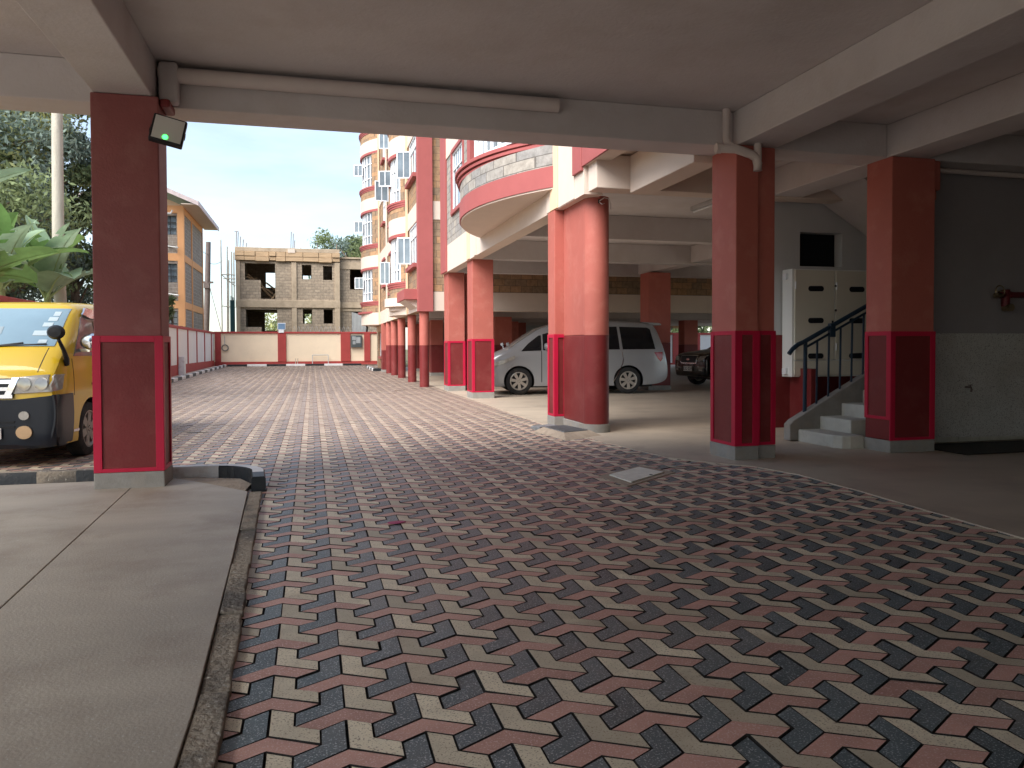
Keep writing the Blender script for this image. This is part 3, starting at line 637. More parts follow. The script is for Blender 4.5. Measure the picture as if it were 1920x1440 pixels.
def open_leaf(parent, X, y, z0, z1, w=0.55, ang=80):
    M4 = Matrix.Translation((X, y, 0)) @ Matrix.Rotation(R(ang), 4, 'Z')
    def T(m): m.v = [tuple(M4 @ Vector(v)) for v in m.v]; return m
    m = MB(); f = 0.04; m.box(-0.02,0.02,0,f,z0,z1); m.box(-0.02,0.02,w-f,w,z0,z1); m.box(-0.02,0.02,f,w-f,z0,z0+f); m.box(-0.02,0.02,f,w-f,z1-f,z1); m.box(-0.018,0.018,w/2-0.015,w/2+0.015,z0+f,z1-f)
    o = T(m).build('window_leaf', WHITEM, parent)
    m = MB(); m.box(-0.005,0.005,f,w-f,z0+f,z1-f); T(m).build('pane', GLASSB, o)
    return o
def bay_window(parent, x0, ya, yb, s, z0, z1, f0=0.12, f1=0.88, nm=9):
    pts = arc(x0, ya, yb, s, 48, 0.10); i0, i1 = int(48*f0), int(48*f1); P = pts[i0:i1+1]
    m = MB()
    for zz0, zz1 in ((z0, z0+0.06), (z1-0.06, z1), (z0+(z1-z0)*0.72-0.025, z0+(z1-z0)*0.72+0.025), (z0+(z1-z0)*0.28-0.02, z0+(z1-z0)*0.28+0.02)):
        m.prism([(p[0]-0.02, p[1]) for p in P] + [(p[0]+0.03, p[1]) for p in P[::-1]], zz0, zz1)
    for k in range(nm+1):
        p = P[round((len(P)-1)*k/nm)]; wd = 0.03 if k % 2 == 0 else 0.016
        m.box(p[0]-0.03, p[0]+0.03, p[1]-wd, p[1]+wd, z0, z1)
    w = m.build('window', WHITEM, parent)
    m = MB(); m.prism([(p[0]+0.032, p[1]) for p in P] + [(p[0]+0.05, p[1]) for p in P[::-1]], z0, z1); m.build('pane', GLASSB, w)
    return w
def bay_storey(parent, x0, ya, yb, s, zs, zt, wall_m, open_at=None, z_low=None):
    """one storey of a curved bay: masonry skirt, red sill, window, piers; zs = top of the cream band under it, zt = underside of the band above"""
    m = MB(); half_disc(m, x0, ya, yb, s, zs, zs+0.38); m.build('bay_wall', wall_m, parent)
    m = MB()
    for k, (zz, pr) in enumerate(((0.38, 0.03), (0.46, 0.06), (0.54, 0.09))): half_disc(m, x0, ya-pr*0.5, yb+pr*0.5, s+pr, zs+zz, zs+zz+0.078)
    m.build('bay_sill', REDP, parent)
    z0, z1 = zs+0.62, zt-0.002
    pts = arc(x0, ya, yb, s, 48, 0.0); pin = arc(x0, ya, yb, s, 48, 0.2)
    m = MB(); m.prism(pts[:7] + pin[:7][::-1], z0, z1); m.build('bay_pier', wall_m, parent)
    m = MB(); m.prism(pts[-7:] + pin[-7:][::-1], z0, z1); m.build('bay_pier', wall_m, parent)
    m = MB(); half_disc(m, x0, ya, yb, s+0.03, z1-0.12, z1); m.build('bay_lintel', REDP, parent)
    w = bay_window(parent, x0, ya, yb, s, z0, z1-0.122)
    m = MB(); m.prism([(p[0]+0.35, p[1]) for p in pts[6:-6]] + [(p[0]+0.40, p[1]) for p in pts[6:-6][::-1]], z0, z1-0.12); m.build('curtain', mat('pale curtain', (0.42, 0.44, 0.46), 0.9, 0.3, 3, stretch=(1, 8, 0.2)), w)

# ------------------------------------------------------------------ middle block with the big curved balcony
def middle_block():
    t = thing('apartment_block', 'apartment block with the big curved red banded balcony over the silver minivan', 'building', (6, 16, 0))
    X = 4.05
    # undercroft ceiling and beams
    m = MB(); m.box(X+0.3, 24, 11.2, 26.2, 4.22, 4.5); m.build('ceiling_slab', CEIL, t)
    m = MB(); m.box(X+0.02, 24, 8.80, 11.2, 4.24, 4.5); m.build('ceiling_slab', CREAM, t)
    def beam(x0, x1, y0, y1, zb=3.70, mt=CEIL):
        m = MB(); m.box(x0, x1, y0, y1, zb, 4.218); return m.build('beam', mt, t, bevel=0.012)
    beam(4.63, 5.0, 8.80, 10.79, 3.66, CREAM); beam(4.10, 24, 10.80, 11.15, 3.72, CREAM)
    for y in (15.7, 19.95, 23.6): beam(4.36, 24, y, y+0.35)
    for x in (10.4, 17.0): 
        for ya, yb in ((11.16, 15.69), (16.06, 19.94), (20.31, 23.59)): beam(x, x+0.4, ya, yb, 3.74)
    # west front
    m = MB(); m.box(X, X+0.30, 11.20, 24.5, 3.70, 4.50); m.build('fascia_band', CREAM, t)
    H = 13.6
    holes = [(20.9, 22.5, 5.35, 7.05), (20.9, 22.5, 8.45, 10.15), (20.9, 22.5, 11.5, 13.2)] + [(12.75, 18.55, z, z+2.0) for z in (5.12, 8.22, 11.3)]
    m = MB(); m.wall(8.8, 24.5, 4.502, H, X, X+0.3, holes, 'y'); m.build('stone_wall', STONEG, t)
    for z in (7.12, 10.22):
        m = MB(); m.box(X-0.03, X, 19.2, 23.5, z, z+0.62); m.build('fascia_band', CREAM, t)
    for k, (ya, yb, za, zb, pr, mt) in enumerate(((23.5, 24.45, 3.70, H, 0.06, REDP), (12.45, 12.85, 3.71, H, 0.035, PEACH), (13.05-0.2, 13.1, 3.715, H, 0.02, CREAM), (11.22, 11.62, 4.06, H, 0.05, REDP), (20.05, 20.35, 3.705, 4.52, 0.03, PEACH), (19.2, 19.4, 3.705, 4.52, 0.025, CREAM))):
        m = MB(); m.box(X-pr, X-0.001, ya, yb, za, zb); m.build('pilaster', mt, t, bevel=0.006)
    m = MB(); m.box(X-0.012, X-0.001, 11.63, 12.44, 3.712, 4.98); m.build('cream_panel', CREAM, t)
    m = MB(); m.box(X-0.035, X-0.001, 8.8, 11.21, 4.12, 4.62); m.build('red_band', REDP, t)
    m = MB(); m.box(X+0.001, X+0.28, 8.80, 11.19, 4.13, 4.238); m.build('soffit', CREAM, t)
    # curved balcony
    ya, yb, s = 12.6, 18.75, 1.0
    m = MB(); half_disc(m, X-0.001, ya, yb, s, 4.10, 4.46, 40); b = m.build('balcony', REDP, t, smooth=True)
    m = MB(); half_disc(m, X-0.001, ya+0.03, yb-0.03, s-0.03, 4.07, 4.099, 40); m.build('soffit', CREAM, b)
    m = MB(); half_disc(m, X-0.001, ya+0.02, yb-0.02, s-0.015, 4.461, 4.84, 40); m.build('parapet', STONEG, b, smooth=True)
    m = MB()
    for k, (z, pr) in enumerate(((4.841, 0.0), (4.925, 0.04), (5.01, 0.08))):
        half_disc(m, X-0.001, ya+0.55, yb-0.15, s+pr, z, z+0.055, 40); half_disc(m, X-0.001, ya+0.6, yb-0.2, s+pr-0.035, z+0.055, z+0.084, 40)
    m.build('cornice', REDP, b, smooth=True)
    m = MB(); m.box(X-0.45, X+0.25, 17.85, 18.35, 5.1, 7.1); m.build('bay_pier', STONEG, b)
    m = MB(); m.box(X-0.50, X-0.0, 17.5, 17.84, 5.1, 7.1); m.build('bay_pier', REDP, b)
    bay_window(b, X, 12.8, 17.7, 0.85, 5.10, 7.1, 0.04, 0.96, 14)
    m = MB(); m.prism([(X+0.25,13),(X+0.25,17.6),(X+0.3,17.6),(X+0.3,13)], 5.1, 7.1); m.build('curtain', mat('pale curtain', (0.42, 0.44, 0.46)), b)
    m = MB(); half_disc(m, X-0.001, ya, yb, s, 7.12, 7.7, 40); m.build('balcony_band', CREAM, b, smooth=True)
    for z in (7.701, 10.8): bay_storey(t, X-0.001, ya+0.2, yb-0.2, s-0.1, z, z+2.5, STONEG)
    for z in (5.35, 8.45, 11.5):
        w = facade_window(t, X+0.02, 20.9, 22.5, z, z+1.7)
        m = MB(); m.box(X-0.03, X+0.2, 20.75, 20.899, z-0.1, z+1.8); m.box(X-0.03, X+0.2, 22.501, 22.7, z-0.1, z+1.8); m.box(X-0.05, X+0.2, 20.899, 22.501, z+1.702, z+1.80); m.box(X-0.08, X+0.2, 20.899, 22.501, z-0.1, z-0.002); m.build('reveal', REDP, w)
    m = MB(); m.box(X+0.001, 24, 8.8, 26.2, H, H+0.3); m.build('roof_slab', CREAM, t)
    # columns
    c = round_column(t, 4.385, 11.58, 0.205, 3.72, 0, 1.55, 0.14)
    c['label'] = 'round salmon pillar with a dangling lamp wire at its top'
    column(t, 4.182, 4.40, 11.60, 12.597, 3.718, 0, 1.55, 0.14, '', label='flat salmon web joining the round pillar to its pilaster')
    column(t, 4.02, 4.24, 12.60, 12.98, 3.70, 0, 1.57, 0.17, 'WS')
    column(t, 4.12, 4.69, 20.05, 20.75, 3.70, 0, 1.58, 0.17, 'WS')
    column(t, 4.10, 4.62, 23.70, 24.45, 3.70, 0, 1.56, 0.17, 'WS')
    column(t, 4.72, 5.02, 24.1, 24.5, 3.70, 0, 1.56, 0.17, 'S')
    column(t, 10.2, 10.95, 22.3, 22.95, 3.70, 0, 1.5, 0.15, label='dark maroon pillar behind the tail of the silver minivan')
    column(t, 12.55, 13.2, 21.8, 22.4, 3.70, 0, 1.5, 0.15)
    column(t, 17.0, 17.7, 23.0, 23.6, 3.70, 0, 1.5, 0.15)
    m = MB(); m.box(4.34,4.36,11.345,11.36,3.60,3.66); lm = m.build('lamp_holder', BLACKP, c)
    m = MB(); m.tube([(4.35,11.35,3.63),(4.42,11.30,3.68),(4.50,11.33,3.67),(4.56,11.38,3.60),(4.56,11.40,3.52)], 0.008, 6); m.build('wire', PIPE, lm)
    m = MB(); m.tube([(4.35,11.35,3.62),(4.39,11.32,3.58),(4.44,11.34,3.60)], 0.006, 6); m.build('wire', PIPE, lm)
    # boxes hung on the slim column
    p = thing('wall_lamp', 'white framed light box fixed behind the slim square pillar', 'light box', (4.75, 22.2, 2.9))
    m = MB(); m.box(4.33, 4.52, 21.6, 21.7, 2.55, 3.25); m.build('frame', WHITEM, p, bevel=0.02)
    m = MB(); m.box(4.37, 4.48, 21.585, 21.598, 2.62, 3.0); m.build('face', STONEG, p)
    p = thing('strip_light', 'small fluorescent strip light under the minivan bay ceiling', 'light', (8.3, 14, 4.1))
    m = MB(); m.box(7.5, 7.6, 13.2, 14.4, 4.13, 4.215); m.build('batten', STEEL, p, bevel=0.01)
    m = MB(); m.cyl((7.55,13.25,4.105),(7.55,14.35,4.105), 0.018, n=10); m.build('tube', WHITEM, p, smooth=True)
middle_block()

# ------------------------------------------------------------------ far block with stacked bays and the round columns
def far_block():
    t = thing('apartment_block', 'tall apartment block with stacked curved bays above a row of slim round pillars', 'building', (6, 36, 0))
    X = 3.55; Y0, Y1 = 26.25, 46.6; H = 15.6
    bands = [(2.63, 3.28), (5.74, 6.36), (8.84, 9.46), (11.94, 12.56)]
    wins = [(4.30, 5.72), (7.40, 8.82), (10.5, 11.92), (13.6, 15.0)]
    holes = []
    for a, b in wins: holes += [(26.75, 28.75, a, b), (34.9, 36.0, a-0.4, b-0.1), (38.4, 39.5, a+0.2, b)]
    m = MB(); m.wall(Y0+0.002, Y1, 2.631, H, X, X+0.3, holes, 'y'); m.build('stone_wall', STONEB, t)
    m = MB(); m.box(X+0.002, 24, Y0, Y0+0.3, 3.281, H); m.build('stone_wall', STONEB, t)
    m = MB(); m.box(X, 24, Y0-0.03, Y0+0.3, 2.63, 3.28); m.build('fascia_band', CREAM, t)
    for a, b in bands:
        m = MB(); m.box(X-0.035, X-0.001, Y0+0.2, 29.4, a, b); m.box(X-0.035, X-0.001, 32.6, 41.7, a, b); m.build('fascia_band', CREAM, t)
        if a > 3: m = MB(); m.box(X+0.48, 12, Y0-0.03, Y0-0.001, a, b); m.build('fascia_band', CREAM, t)
    m = MB(); m.box(X-0.06, X+0.46, Y0-0.12, Y0+0.18, 2.60, H); m.build('pilaster', REDP, t, bevel=0.01)
    m = MB(); m.box(X+0.93, X+1.3, Y0-0.09, Y0-0.001, 2.62, H); m.build('pilaster', REDP, t, bevel=0.01)
    for y, w, mt in ((29.2, 0.16, PEACH), (32.75, 0.14, CREAM), (34.2, 0.12, PEACH), (37.3, 0.14, CREAM), (41.55, 0.18, PEACH)):
        m = MB(); m.box(X-0.09, X-0.036, y-w, y+w, 2.64, H); m.build('pilaster', mt, t)
    for k, (a, b) in enumerate(wins):
        w = facade_window(t, X+0.02, 26.75, 28.75, a, b)
        m = MB(); m.box(X-0.16, X+0.1, 26.6, 28.9, a-0.14, a-0.002); m.build('sill', REDP, w)
        open_leaf(t, X-0.04, 28.1, a+0.1, b-0.35, 0.5, 75)
        for yy, da, db in ((34.9, -0.4, -0.1), (38.4, 0.2, 0)):
            w = facade_window(t, X+0.02, yy, yy+1.1, a+da, b+db, bars=1)
            m = MB(); m.box(X-0.14, X+0.1, yy-0.1, yy+1.2, a+da-0.12, a+da-0.002); m.build('sill', REDP, w)
            m = MB(); m.box(X-0.1, X+0.1, yy-0.1, yy+1.2, b+db+0.002, b+db+0.1); m.build('lintel', REDP, w)
        if k != 1: open_leaf(t, X-0.05, 35.9, a, b-0.4, 0.45, 75)
    for ya, yb, s, lf in ((29.4, 32.6, 0.55, 1), (41.8, 46.2, 0.85, 0)):
        for k, (a, b) in enumerate(bands):
            m = MB(); half_disc(m, X-0.001, ya, yb, s, a, b); m.build('bay_band', CREAM, t, smooth=True)
            bay_storey(t, X-0.001, ya, yb, s-0.02, b+0.001, (bands[k+1][0] if k < 3 else H) - 0.001, STONEB)
        for k, (a, b) in enumerate(wins):
            if (k + lf) % 2 == 0 or k == 1: open_leaf(t, X-s+0.10, (ya+yb)/2-0.5+0.4*lf, a+0.35, b-0.45, 0.5, 72)
            if k == 1 and lf: open_leaf(t, X-s+0.06, (ya+yb)/2+0.7, a-0.1, b-0.7, 0.55, 95)
    m = MB(); half_disc(m, X-0.036, 29.3, 31.6, 0.75, 2.95, 3.27, 20); half_disc(m, X-0.036, 29.6, 31.3, 0.55, 2.80, 2.949, 20); m.build('canopy', CREAM, t, smooth=True)
    m = MB(); m.box(X-0.5, X-0.036, 26.4, 28.7, 3.02, 3.38); cn = m.build('canopy', REDP, t, bevel=0.01)
    m = MB(); m.xz([(X-0.45,3.018),(X-0.04,3.018),(X-0.04,2.75)], 26.6, 28.4); m.build('bracket', CREAM, cn)
    m = MB(); half_disc(m, X-0.036, 42.0, 46.0, 1.0, 3.25, 3.35); m.build('canopy', REDP, t)
    m = MB(); m.box(X+0.002, 24, Y1-0.3, Y1-0.002, 2.6, H); m.build('stone_wall', STONEB, t)
    m = MB(); m.box(X+0.31, 24, Y0+0.31, Y1-0.31, 2.9, 3.1); m.build('ceiling_slab', CEIL, t)
    m = MB(); m.box(X-0.3, 24, Y0, Y1, H+0.002, H+0.3); m.build('roof_slab', CREAM, t)
    for y in (31.5, 36.5, 41.5):
        m = MB(); m.box(X+0.31, 24, y, y+0.35, 2.62, 2.899); m.build('beam', CEIL, t)
    # round pillars and flat ones
    for x, y in ((3.73, 26.4), (3.73, 29.75), (3.72, 33.2), (3.70, 36.0), (3.68, 38.2)): round_column(t, x, y, 0.165, 2.62, zg(y)+0.0, 1.44+zg(y)*0.5, 0.0)
    for x, y in ((5.2, 34.6), (5.1, 29.5), (5.3, 40.0)): column(t, x, x+0.55, y, y+0.5, 2.62, zg(y)+0.018, 1.5, 0.13)
    column(t, 3.45, 4.0, 39.6, 40.3, 2.62, zg(40), 1.25, 0.12)
    for x, y in ((8.9, 35.8), (9.7, 37.3), (12.3, 33), (16.9, 33.0), (13.6, 38), (20.5, 33), (7.2, 30.5)): column(t, x, x+0.7, y, y+0.6, 2.62, zg(y)+0.018, 1.48, 0.13)
    m = MB(); m.wall(40.9, Y1, 0.15, 2.62, X+0.25, X+0.5, [(41.6, 42.5, 0.9, 2.2), (43.6, 44.8, 0.9, 2.2)], 'y'); m.build('ground_wall', STONEB, t)
    for a, b in ((41.6, 42.5), (43.6, 44.8)):
        w = facade_window(t, X+0.27, a, b, 0.9, 2.2, bars=1)
        m = MB(); m.box(X+0.12, X+0.3, a-0.1, b+0.1, 0.78, 0.898); m.build('sill', REDP, w)
    m = MB(); m.box(X+0.2, X+0.5, 40.5, Y1, 2.3, 2.625); m.build('beam', PEACH, t)
    m = MB(); m.box(6.001, 18.0, 42.5, 42.7, 0.05, 2.9); m.build('inner_wall', GREYW, t)
    m = MB(); m.box(5.8, 6.0, 38.0, 42.5, 0.05, 2.9); m.build('inner_wall', SALMON, t)
far_block()

# ------------------------------------------------------------------ boundary walls
def boundaries():
    t = thing('boundary_wall', 'long white panelled boundary wall with red trim on the left of the yard', 'wall', (-6.1, 30, 0))
    m = MB(); m.box(-6.2, -6.02, 6, 52.2, 0.0, 2.3); m.build('panels', WWHITE, t)
    m = MB(); m.box(-6.24, -6.005, 6, 51.99, 0.0, 0.62); m.build('base_band', REDW, t)
    m = MB(); m.box(-6.27, -5.96, 6, 52.2, 2.301, 2.43); m.build('coping', REDW, t, bevel=0.02)
    y = 7.2
    while y < 51:
        m = MB(); m.box(-6.25, -5.985, y, y+0.22, 0.621, 2.3); m.build('pier', REDW, t); y += 3.1
    m = MB(); m.box(-6.0, -5.72, 38.4, 38.75, 0.1, 1.0)
    single(m, 'concrete_bollard', KWHITE, 'short whitewashed post at the foot of the left boundary wall', 'post', (-5.85, 38.6, 0.1), bevel=0.03)
    t = thing('boundary_wall', 'cream panelled boundary wall with red piers closing the far end of the yard', 'wall', (-1, 52.2, 0))
    m = MB(); m.box(-6.0, 4.2, 52.1, 52.3, 0.2, 2.33); m.build('panels', WCREAM, t)
    m = MB(); m.box(-6.0, 4.2, 52.05, 52.35, 0.2, 0.52); m.build('base_band', REDW, t)
    m = MB(); m.box(-6.0, 4.2, 52.02, 52.38, 2.331, 2.45); m.build('coping', REDW, t, bevel=0.02)
    for a, b in ((-5.95, -5.60), (-2.14, -1.62), (1.83, 2.45), (3.35, 3.75)):
        m = MB(); m.box(a, b, 52.0, 52.4, 0.521, 2.33); m.build('pier', REDW, t, bevel=0.01)
    t = thing('hose_coil', 'grey hose hung in a ring on the cream end wall', 'hose', (-5.4, 52.0, 1.4))
    m = MB(); m.lathe([(0.19+0.035*math.cos(w), 0.035*math.sin(w)) for w in [2*math.pi*q/8 for q in range(8)]], (-5.35,52.04,1.42), 'y', 24, closed=True); m.build('coil', mat('grey hose', (0.2, 0.19, 0.17)), t, smooth=True)
    m = MB(); m.cyl((-5.37,52.04,1.6),(-5.38,52.06,2.2), 0.018, n=8); m.build('tail', STEEL, t)
    t = thing('solar_lamp', 'small blue solar panel lamp standing on the coping of the end wall', 'lamp', (-1.9, 52.2, 2.45))
    m = MB(); m.xz([(-2.11,2.62),(-1.69,2.62),(-1.69,2.98),(-2.11,2.98)], 52.1, 52.14); m.build('panel', mat('solar blue', (0.16, 0.26, 0.40), 0.25, 0.1), t)
    m = MB(); m.box(-2.15,-1.65,52.141,52.2,2.58,3.02); m.box(-2.08,-1.75,51.96,52.1,2.38,2.58); m.build('bracket', WHITEM, t, bevel=0.01)
    t = thing('meter_box', 'dark grey metal meter box with pale notices on the end wall', 'box', (2.9, 52.05, 1.9))
    m = MB(); m.box(2.50, 3.20, 51.9, 52.09, 1.42, 2.22); m.build('box', mat('dark meter box', (0.07, 0.085, 0.09), 0.5), t, bevel=0.02)
    m = MB(); m.box(2.56,2.8,51.885,51.899,1.9,2.15); m.box(2.82,3.1,51.885,51.899,1.7,2.1); m.box(2.6,2.78,51.885,51.899,1.62,1.84); m.build('notices', mat('faded notice', (0.33, 0.35, 0.36)), t)
    t = thing('metal_frame', 'low grey tubular frame leaning at the foot of the end wall', 'frame', (0.6, 51.7, 0.3))
    m = MB(); a = [(0.02,51.75,0.3),(0.02,51.9,0.93),(1.02,51.9,0.93),(1.02,51.75,0.3)]; m.tube(a[:2], 0.025, 8); m.tube(a[1:3], 0.025, 8); m.tube(a[2:], 0.025, 8); m.build('tubes', STEEL, t)
    t = thing('standpipe', 'pair of thin pipes sticking up before the end wall', 'pipe', (-0.95, 51.7, 0.3))
    for x in (-1.05, -0.92): m = MB(); m.cyl((x,51.75,0.28),(x+0.02,51.75,0.72), 0.022, n=8); m.build('pipe', POLEM, t)
    # fence seen through the undercroft
    t = thing('boundary_wall', 'white and red striped boundary wall glimpsed behind the black car', 'wall', (22, 48, 0))
    m = MB(); m.box(12, 40, 48, 48.2, 0, 2.2); m.build('panels', WWHITE, t)
    for k in range(15): m = MB(); m.box(12.5+k*1.6, 12.95+k*1.6, 47.95, 48.25, 0.3, 2.2); m.build('pier', REDW, t)
    m = MB(); m.box(12, 40, 47.93, 48.27, 2.201, 2.34); m.box(12, 40, 47.94, 48.26, 0, 0.299); m.build('coping', REDW, t)
boundaries()

# ------------------------------------------------------------------ unfinished building behind the end wall
def unfinished():
    t = thing('unfinished_building', 'unfinished raw block building with empty window openings behind the end wall', 'building', (-2, 65, 0))
    Y = 62.0
    K = lambda cx: -5.6 + (310 + cx/4 - 440)*0.0398
    Z = lambda cy: 1.35 + (655 - (360 + cy/4))*0.0430
    xs = [K(c) for c in (525, 555, 935, 970, 1260, 1300)]
    holes = [(K(590), K(705), Z(690), Z(572)), (K(705), K(812), Z(824), Z(572)), (K(1012), K(1084), Z(678), Z(575)), (K(1172), K(1242), Z(682), Z(580)),
             (K(594), K(708), Z(1025), Z(900)), (K(708), K(824), Z(1060), Z(900)), (K(1016), K(1086), Z(1000), Z(895)), (K(1174), K(1244), Z(998), Z(895))]
    m = MB(); m.wall(K(545), K(1280), 0, Z(556), Y+0.1, Y+0.35, holes, 'x'); m.build('block_wall', STONET, t)
    for a, b in ((525, 556), (935, 972), (1260, 1300)):
        m = MB(); m.box(K(a), K(b), Y, Y+0.5, 0, Z(556)); m.build('column', RAWC, t, bevel=0.02)
    m = MB(); m.box(K(522), K(1302), Y-0.02, Y+0.45, Z(886), Z(832)); m.build('beam', RAWC, t, bevel=0.03)
    m = MB(); m.box(K(520), K(1300), Y-0.05, Y+9, Z(490), Z(460)); m.build('roof_slab', RAWC, t, bevel=0.03)
    m = MB(); x = K(520); r = random.Random(3)
    while x < K(1295):
        L = r.uniform(0.5, 1.3); d = r.uniform(-0.05, 0.05)
        m.box(x, min(x+L-0.02, K(1300)), Y-0.10+d, Y+0.4, Z(553)+d, Z(524)+d*0.5); m.box(x, min(x+L-0.03, K(1300)), Y-0.13-d, Y+0.4, Z(522)+d*0.5, Z(491)); x += L
    m.build('formwork', TIMBER, t, bevel=0.015)
    # rear wall with see-through openings, floor slabs and side walls
    bh = [(K(745), K(860), Z(745), Z(640)), (K(1020), K(1080), Z(705), Z(655)), (K(735), K(850), Z(1050), Z(925)), (K(1030), K(1080), Z(1000), Z(930))]
    sc = 71.0/62.0
    bh = [(a*sc, b*sc, 1.35+(c-1.35)*sc, 1.35+(d-1.35)*sc) for a, b, c, d in bh]
    m = MB(); m.wall(K(525)-0.2, 6.5, 0, Z(490), 70.8, 71.0, bh, 'x'); m.build('rear_wall', STONET, t)
    m = MB(); m.box(K(530), 6.4, Y+0.46, 70.79, Z(880), Z(840)); m.build('floor_slab', RAWC, t)
    m = MB(); m.wall(Y+0.5, 70.8, 0, Z(490)-0.01, K(527), K(527)+0.2, [(64, 65.5, 6, 7.4)], 'y'); m.build('side_wall', STONET, t)
    m = MB(); m.box(6.3, 6.5, Y+0.5, 70.79, 0, Z(520)); m.box(K(1270)-0.1, K(1270)+0.1, Y+0.5, 70.79, 0, Z(560)); m.build('side_wall', STONET, t)
    # recessed wing on the right
    m = MB(); m.wall(K(1301), 6.4, 0, Z(520), Y+0.6, Y+0.85, [(K(1380), K(1500), Z(745), Z(597)), (K(1392), K(1520), 0, Z(910))], 'x'); m.build('block_wall', STONET, t)
    m = MB(); m.box(K(1301), 6.4, Y+0.55, Y+1.0, Z(595), Z(545)); m.build('beam', RAWC, t)
    m = MB(); m.box(K(1301), 6.4, Y+0.55, Y+1.0, Z(905), Z(855)); m.build('beam', RAWC, t)
    m = MB(); m.box(K(1301), 6.45, Y+0.5, 71, Z(520)+0.001, Z(508)); m.build('roof_slab', RAWC, t)
    m = MB(); n = 20
    for k in range(n):
        a = K(1392) + (K(1500)-K(1392))*k/n; b = K(1392) + (K(1500)-K(1392))*(k+1)/n
        m.prism([(a, Y+0.45+0.03*(k % 2)), (b, Y+0.45+0.03*((k+1) % 2)), (b, Y+0.47+0.03*((k+1) % 2)), (a, Y+0.47+0.03*(k % 2))], 1.5, Z(912) - 0.3*(k/n))
    m.build('sheet_cladding', STEEL, t)
    m = MB()
    for a, b in (((590,655),(700,700)), ((600,640),(690,705)), ((640,680),(780,770)), ((705,735),(775,800)), ((590,690),(660,660)), ((740,700),(800,740)), ((770,830),(812,760))):
        m.cyl((K(a[0]), Y+1.5, Z(a[1])), (K(b[0]), Y+2.6, Z(b[1])), 0.07, n=6)
    m.build('loose_timber', TIMBER, t)
    for cx, top in ((528,348),(540,355),(556,385),(577,405),(600,430),(930,340),(945,352),(955,400),(1000,455),(1128,428),(1275,420)):
        m = MB(); m.tube([(K(cx),Y+0.2,Z(465)),(K(cx)+0.05,Y+0.2,Z(top))], 0.035, 6); m.build('rebar', RUST, t)
    m = MB(); m.tube([(K(518),Y+0.2,Z(350)),(K(548),Y+0.2,Z(350))], 0.03, 6); m.build('rebar', RUST, t)
    m = MB(); m.box(K(908), K(962), Y-0.15, Y+0.1, Z(494), Z(468)); m.build('patch_board', CREAM, t)
    # bamboo scaffold at its left corner
    s = thing('scaffold', 'rickety timber scaffold poles at the corner of the unfinished building', 'scaffold', (K(470), 61.5, 0))
    for cx, top, dx in ((428,420,-3), (462,465,8), (500,500,0), (516,505,0), (470,560,10)):
        m = MB(); m.tube([(K(cx),61.6,0),(K(cx+dx),61.6,Z(top))], 0.05, 6); m.build('pole', POLEM, s)
    for (ax, ay), (bx, by) in (((425,660),(525,662)), ((425,660),(525,740)), ((440,690),(525,690)), ((430,880),(525,890)), ((485,715),(525,712))):
        m = MB(); m.tube([(K(ax),61.55,Z(ay)),(K(bx),61.55,Z(by))], 0.04, 6); m.build('ledger', POLEM, s)
    m = MB()
    for k in range(8): m.box(K(488+k*4), K(488+k*4+3), 61.3, 61.45+0.05*(k % 2), 0.2, Z(805+k*3) if k % 2 else Z(840))
    m.build('green_netting', mat('dark green net', (0.015, 0.05, 0.055), 0.9), s)
    # razor wire on the end wall
    m = MB(); pts = []
    for q in range(260):
        w = q*0.45; pts.append((-1.2 + q*0.0205, 52.2 + 0.16*math.cos(w), 2.62 + 0.17*math.sin(w)))
    m.tube(pts, 0.008, 4); single(m, 'razor_wire', STEEL, 'coiled razor wire along the top of the end wall', 'razor wire', (1.4, 52.2, 2.45))
unfinished()

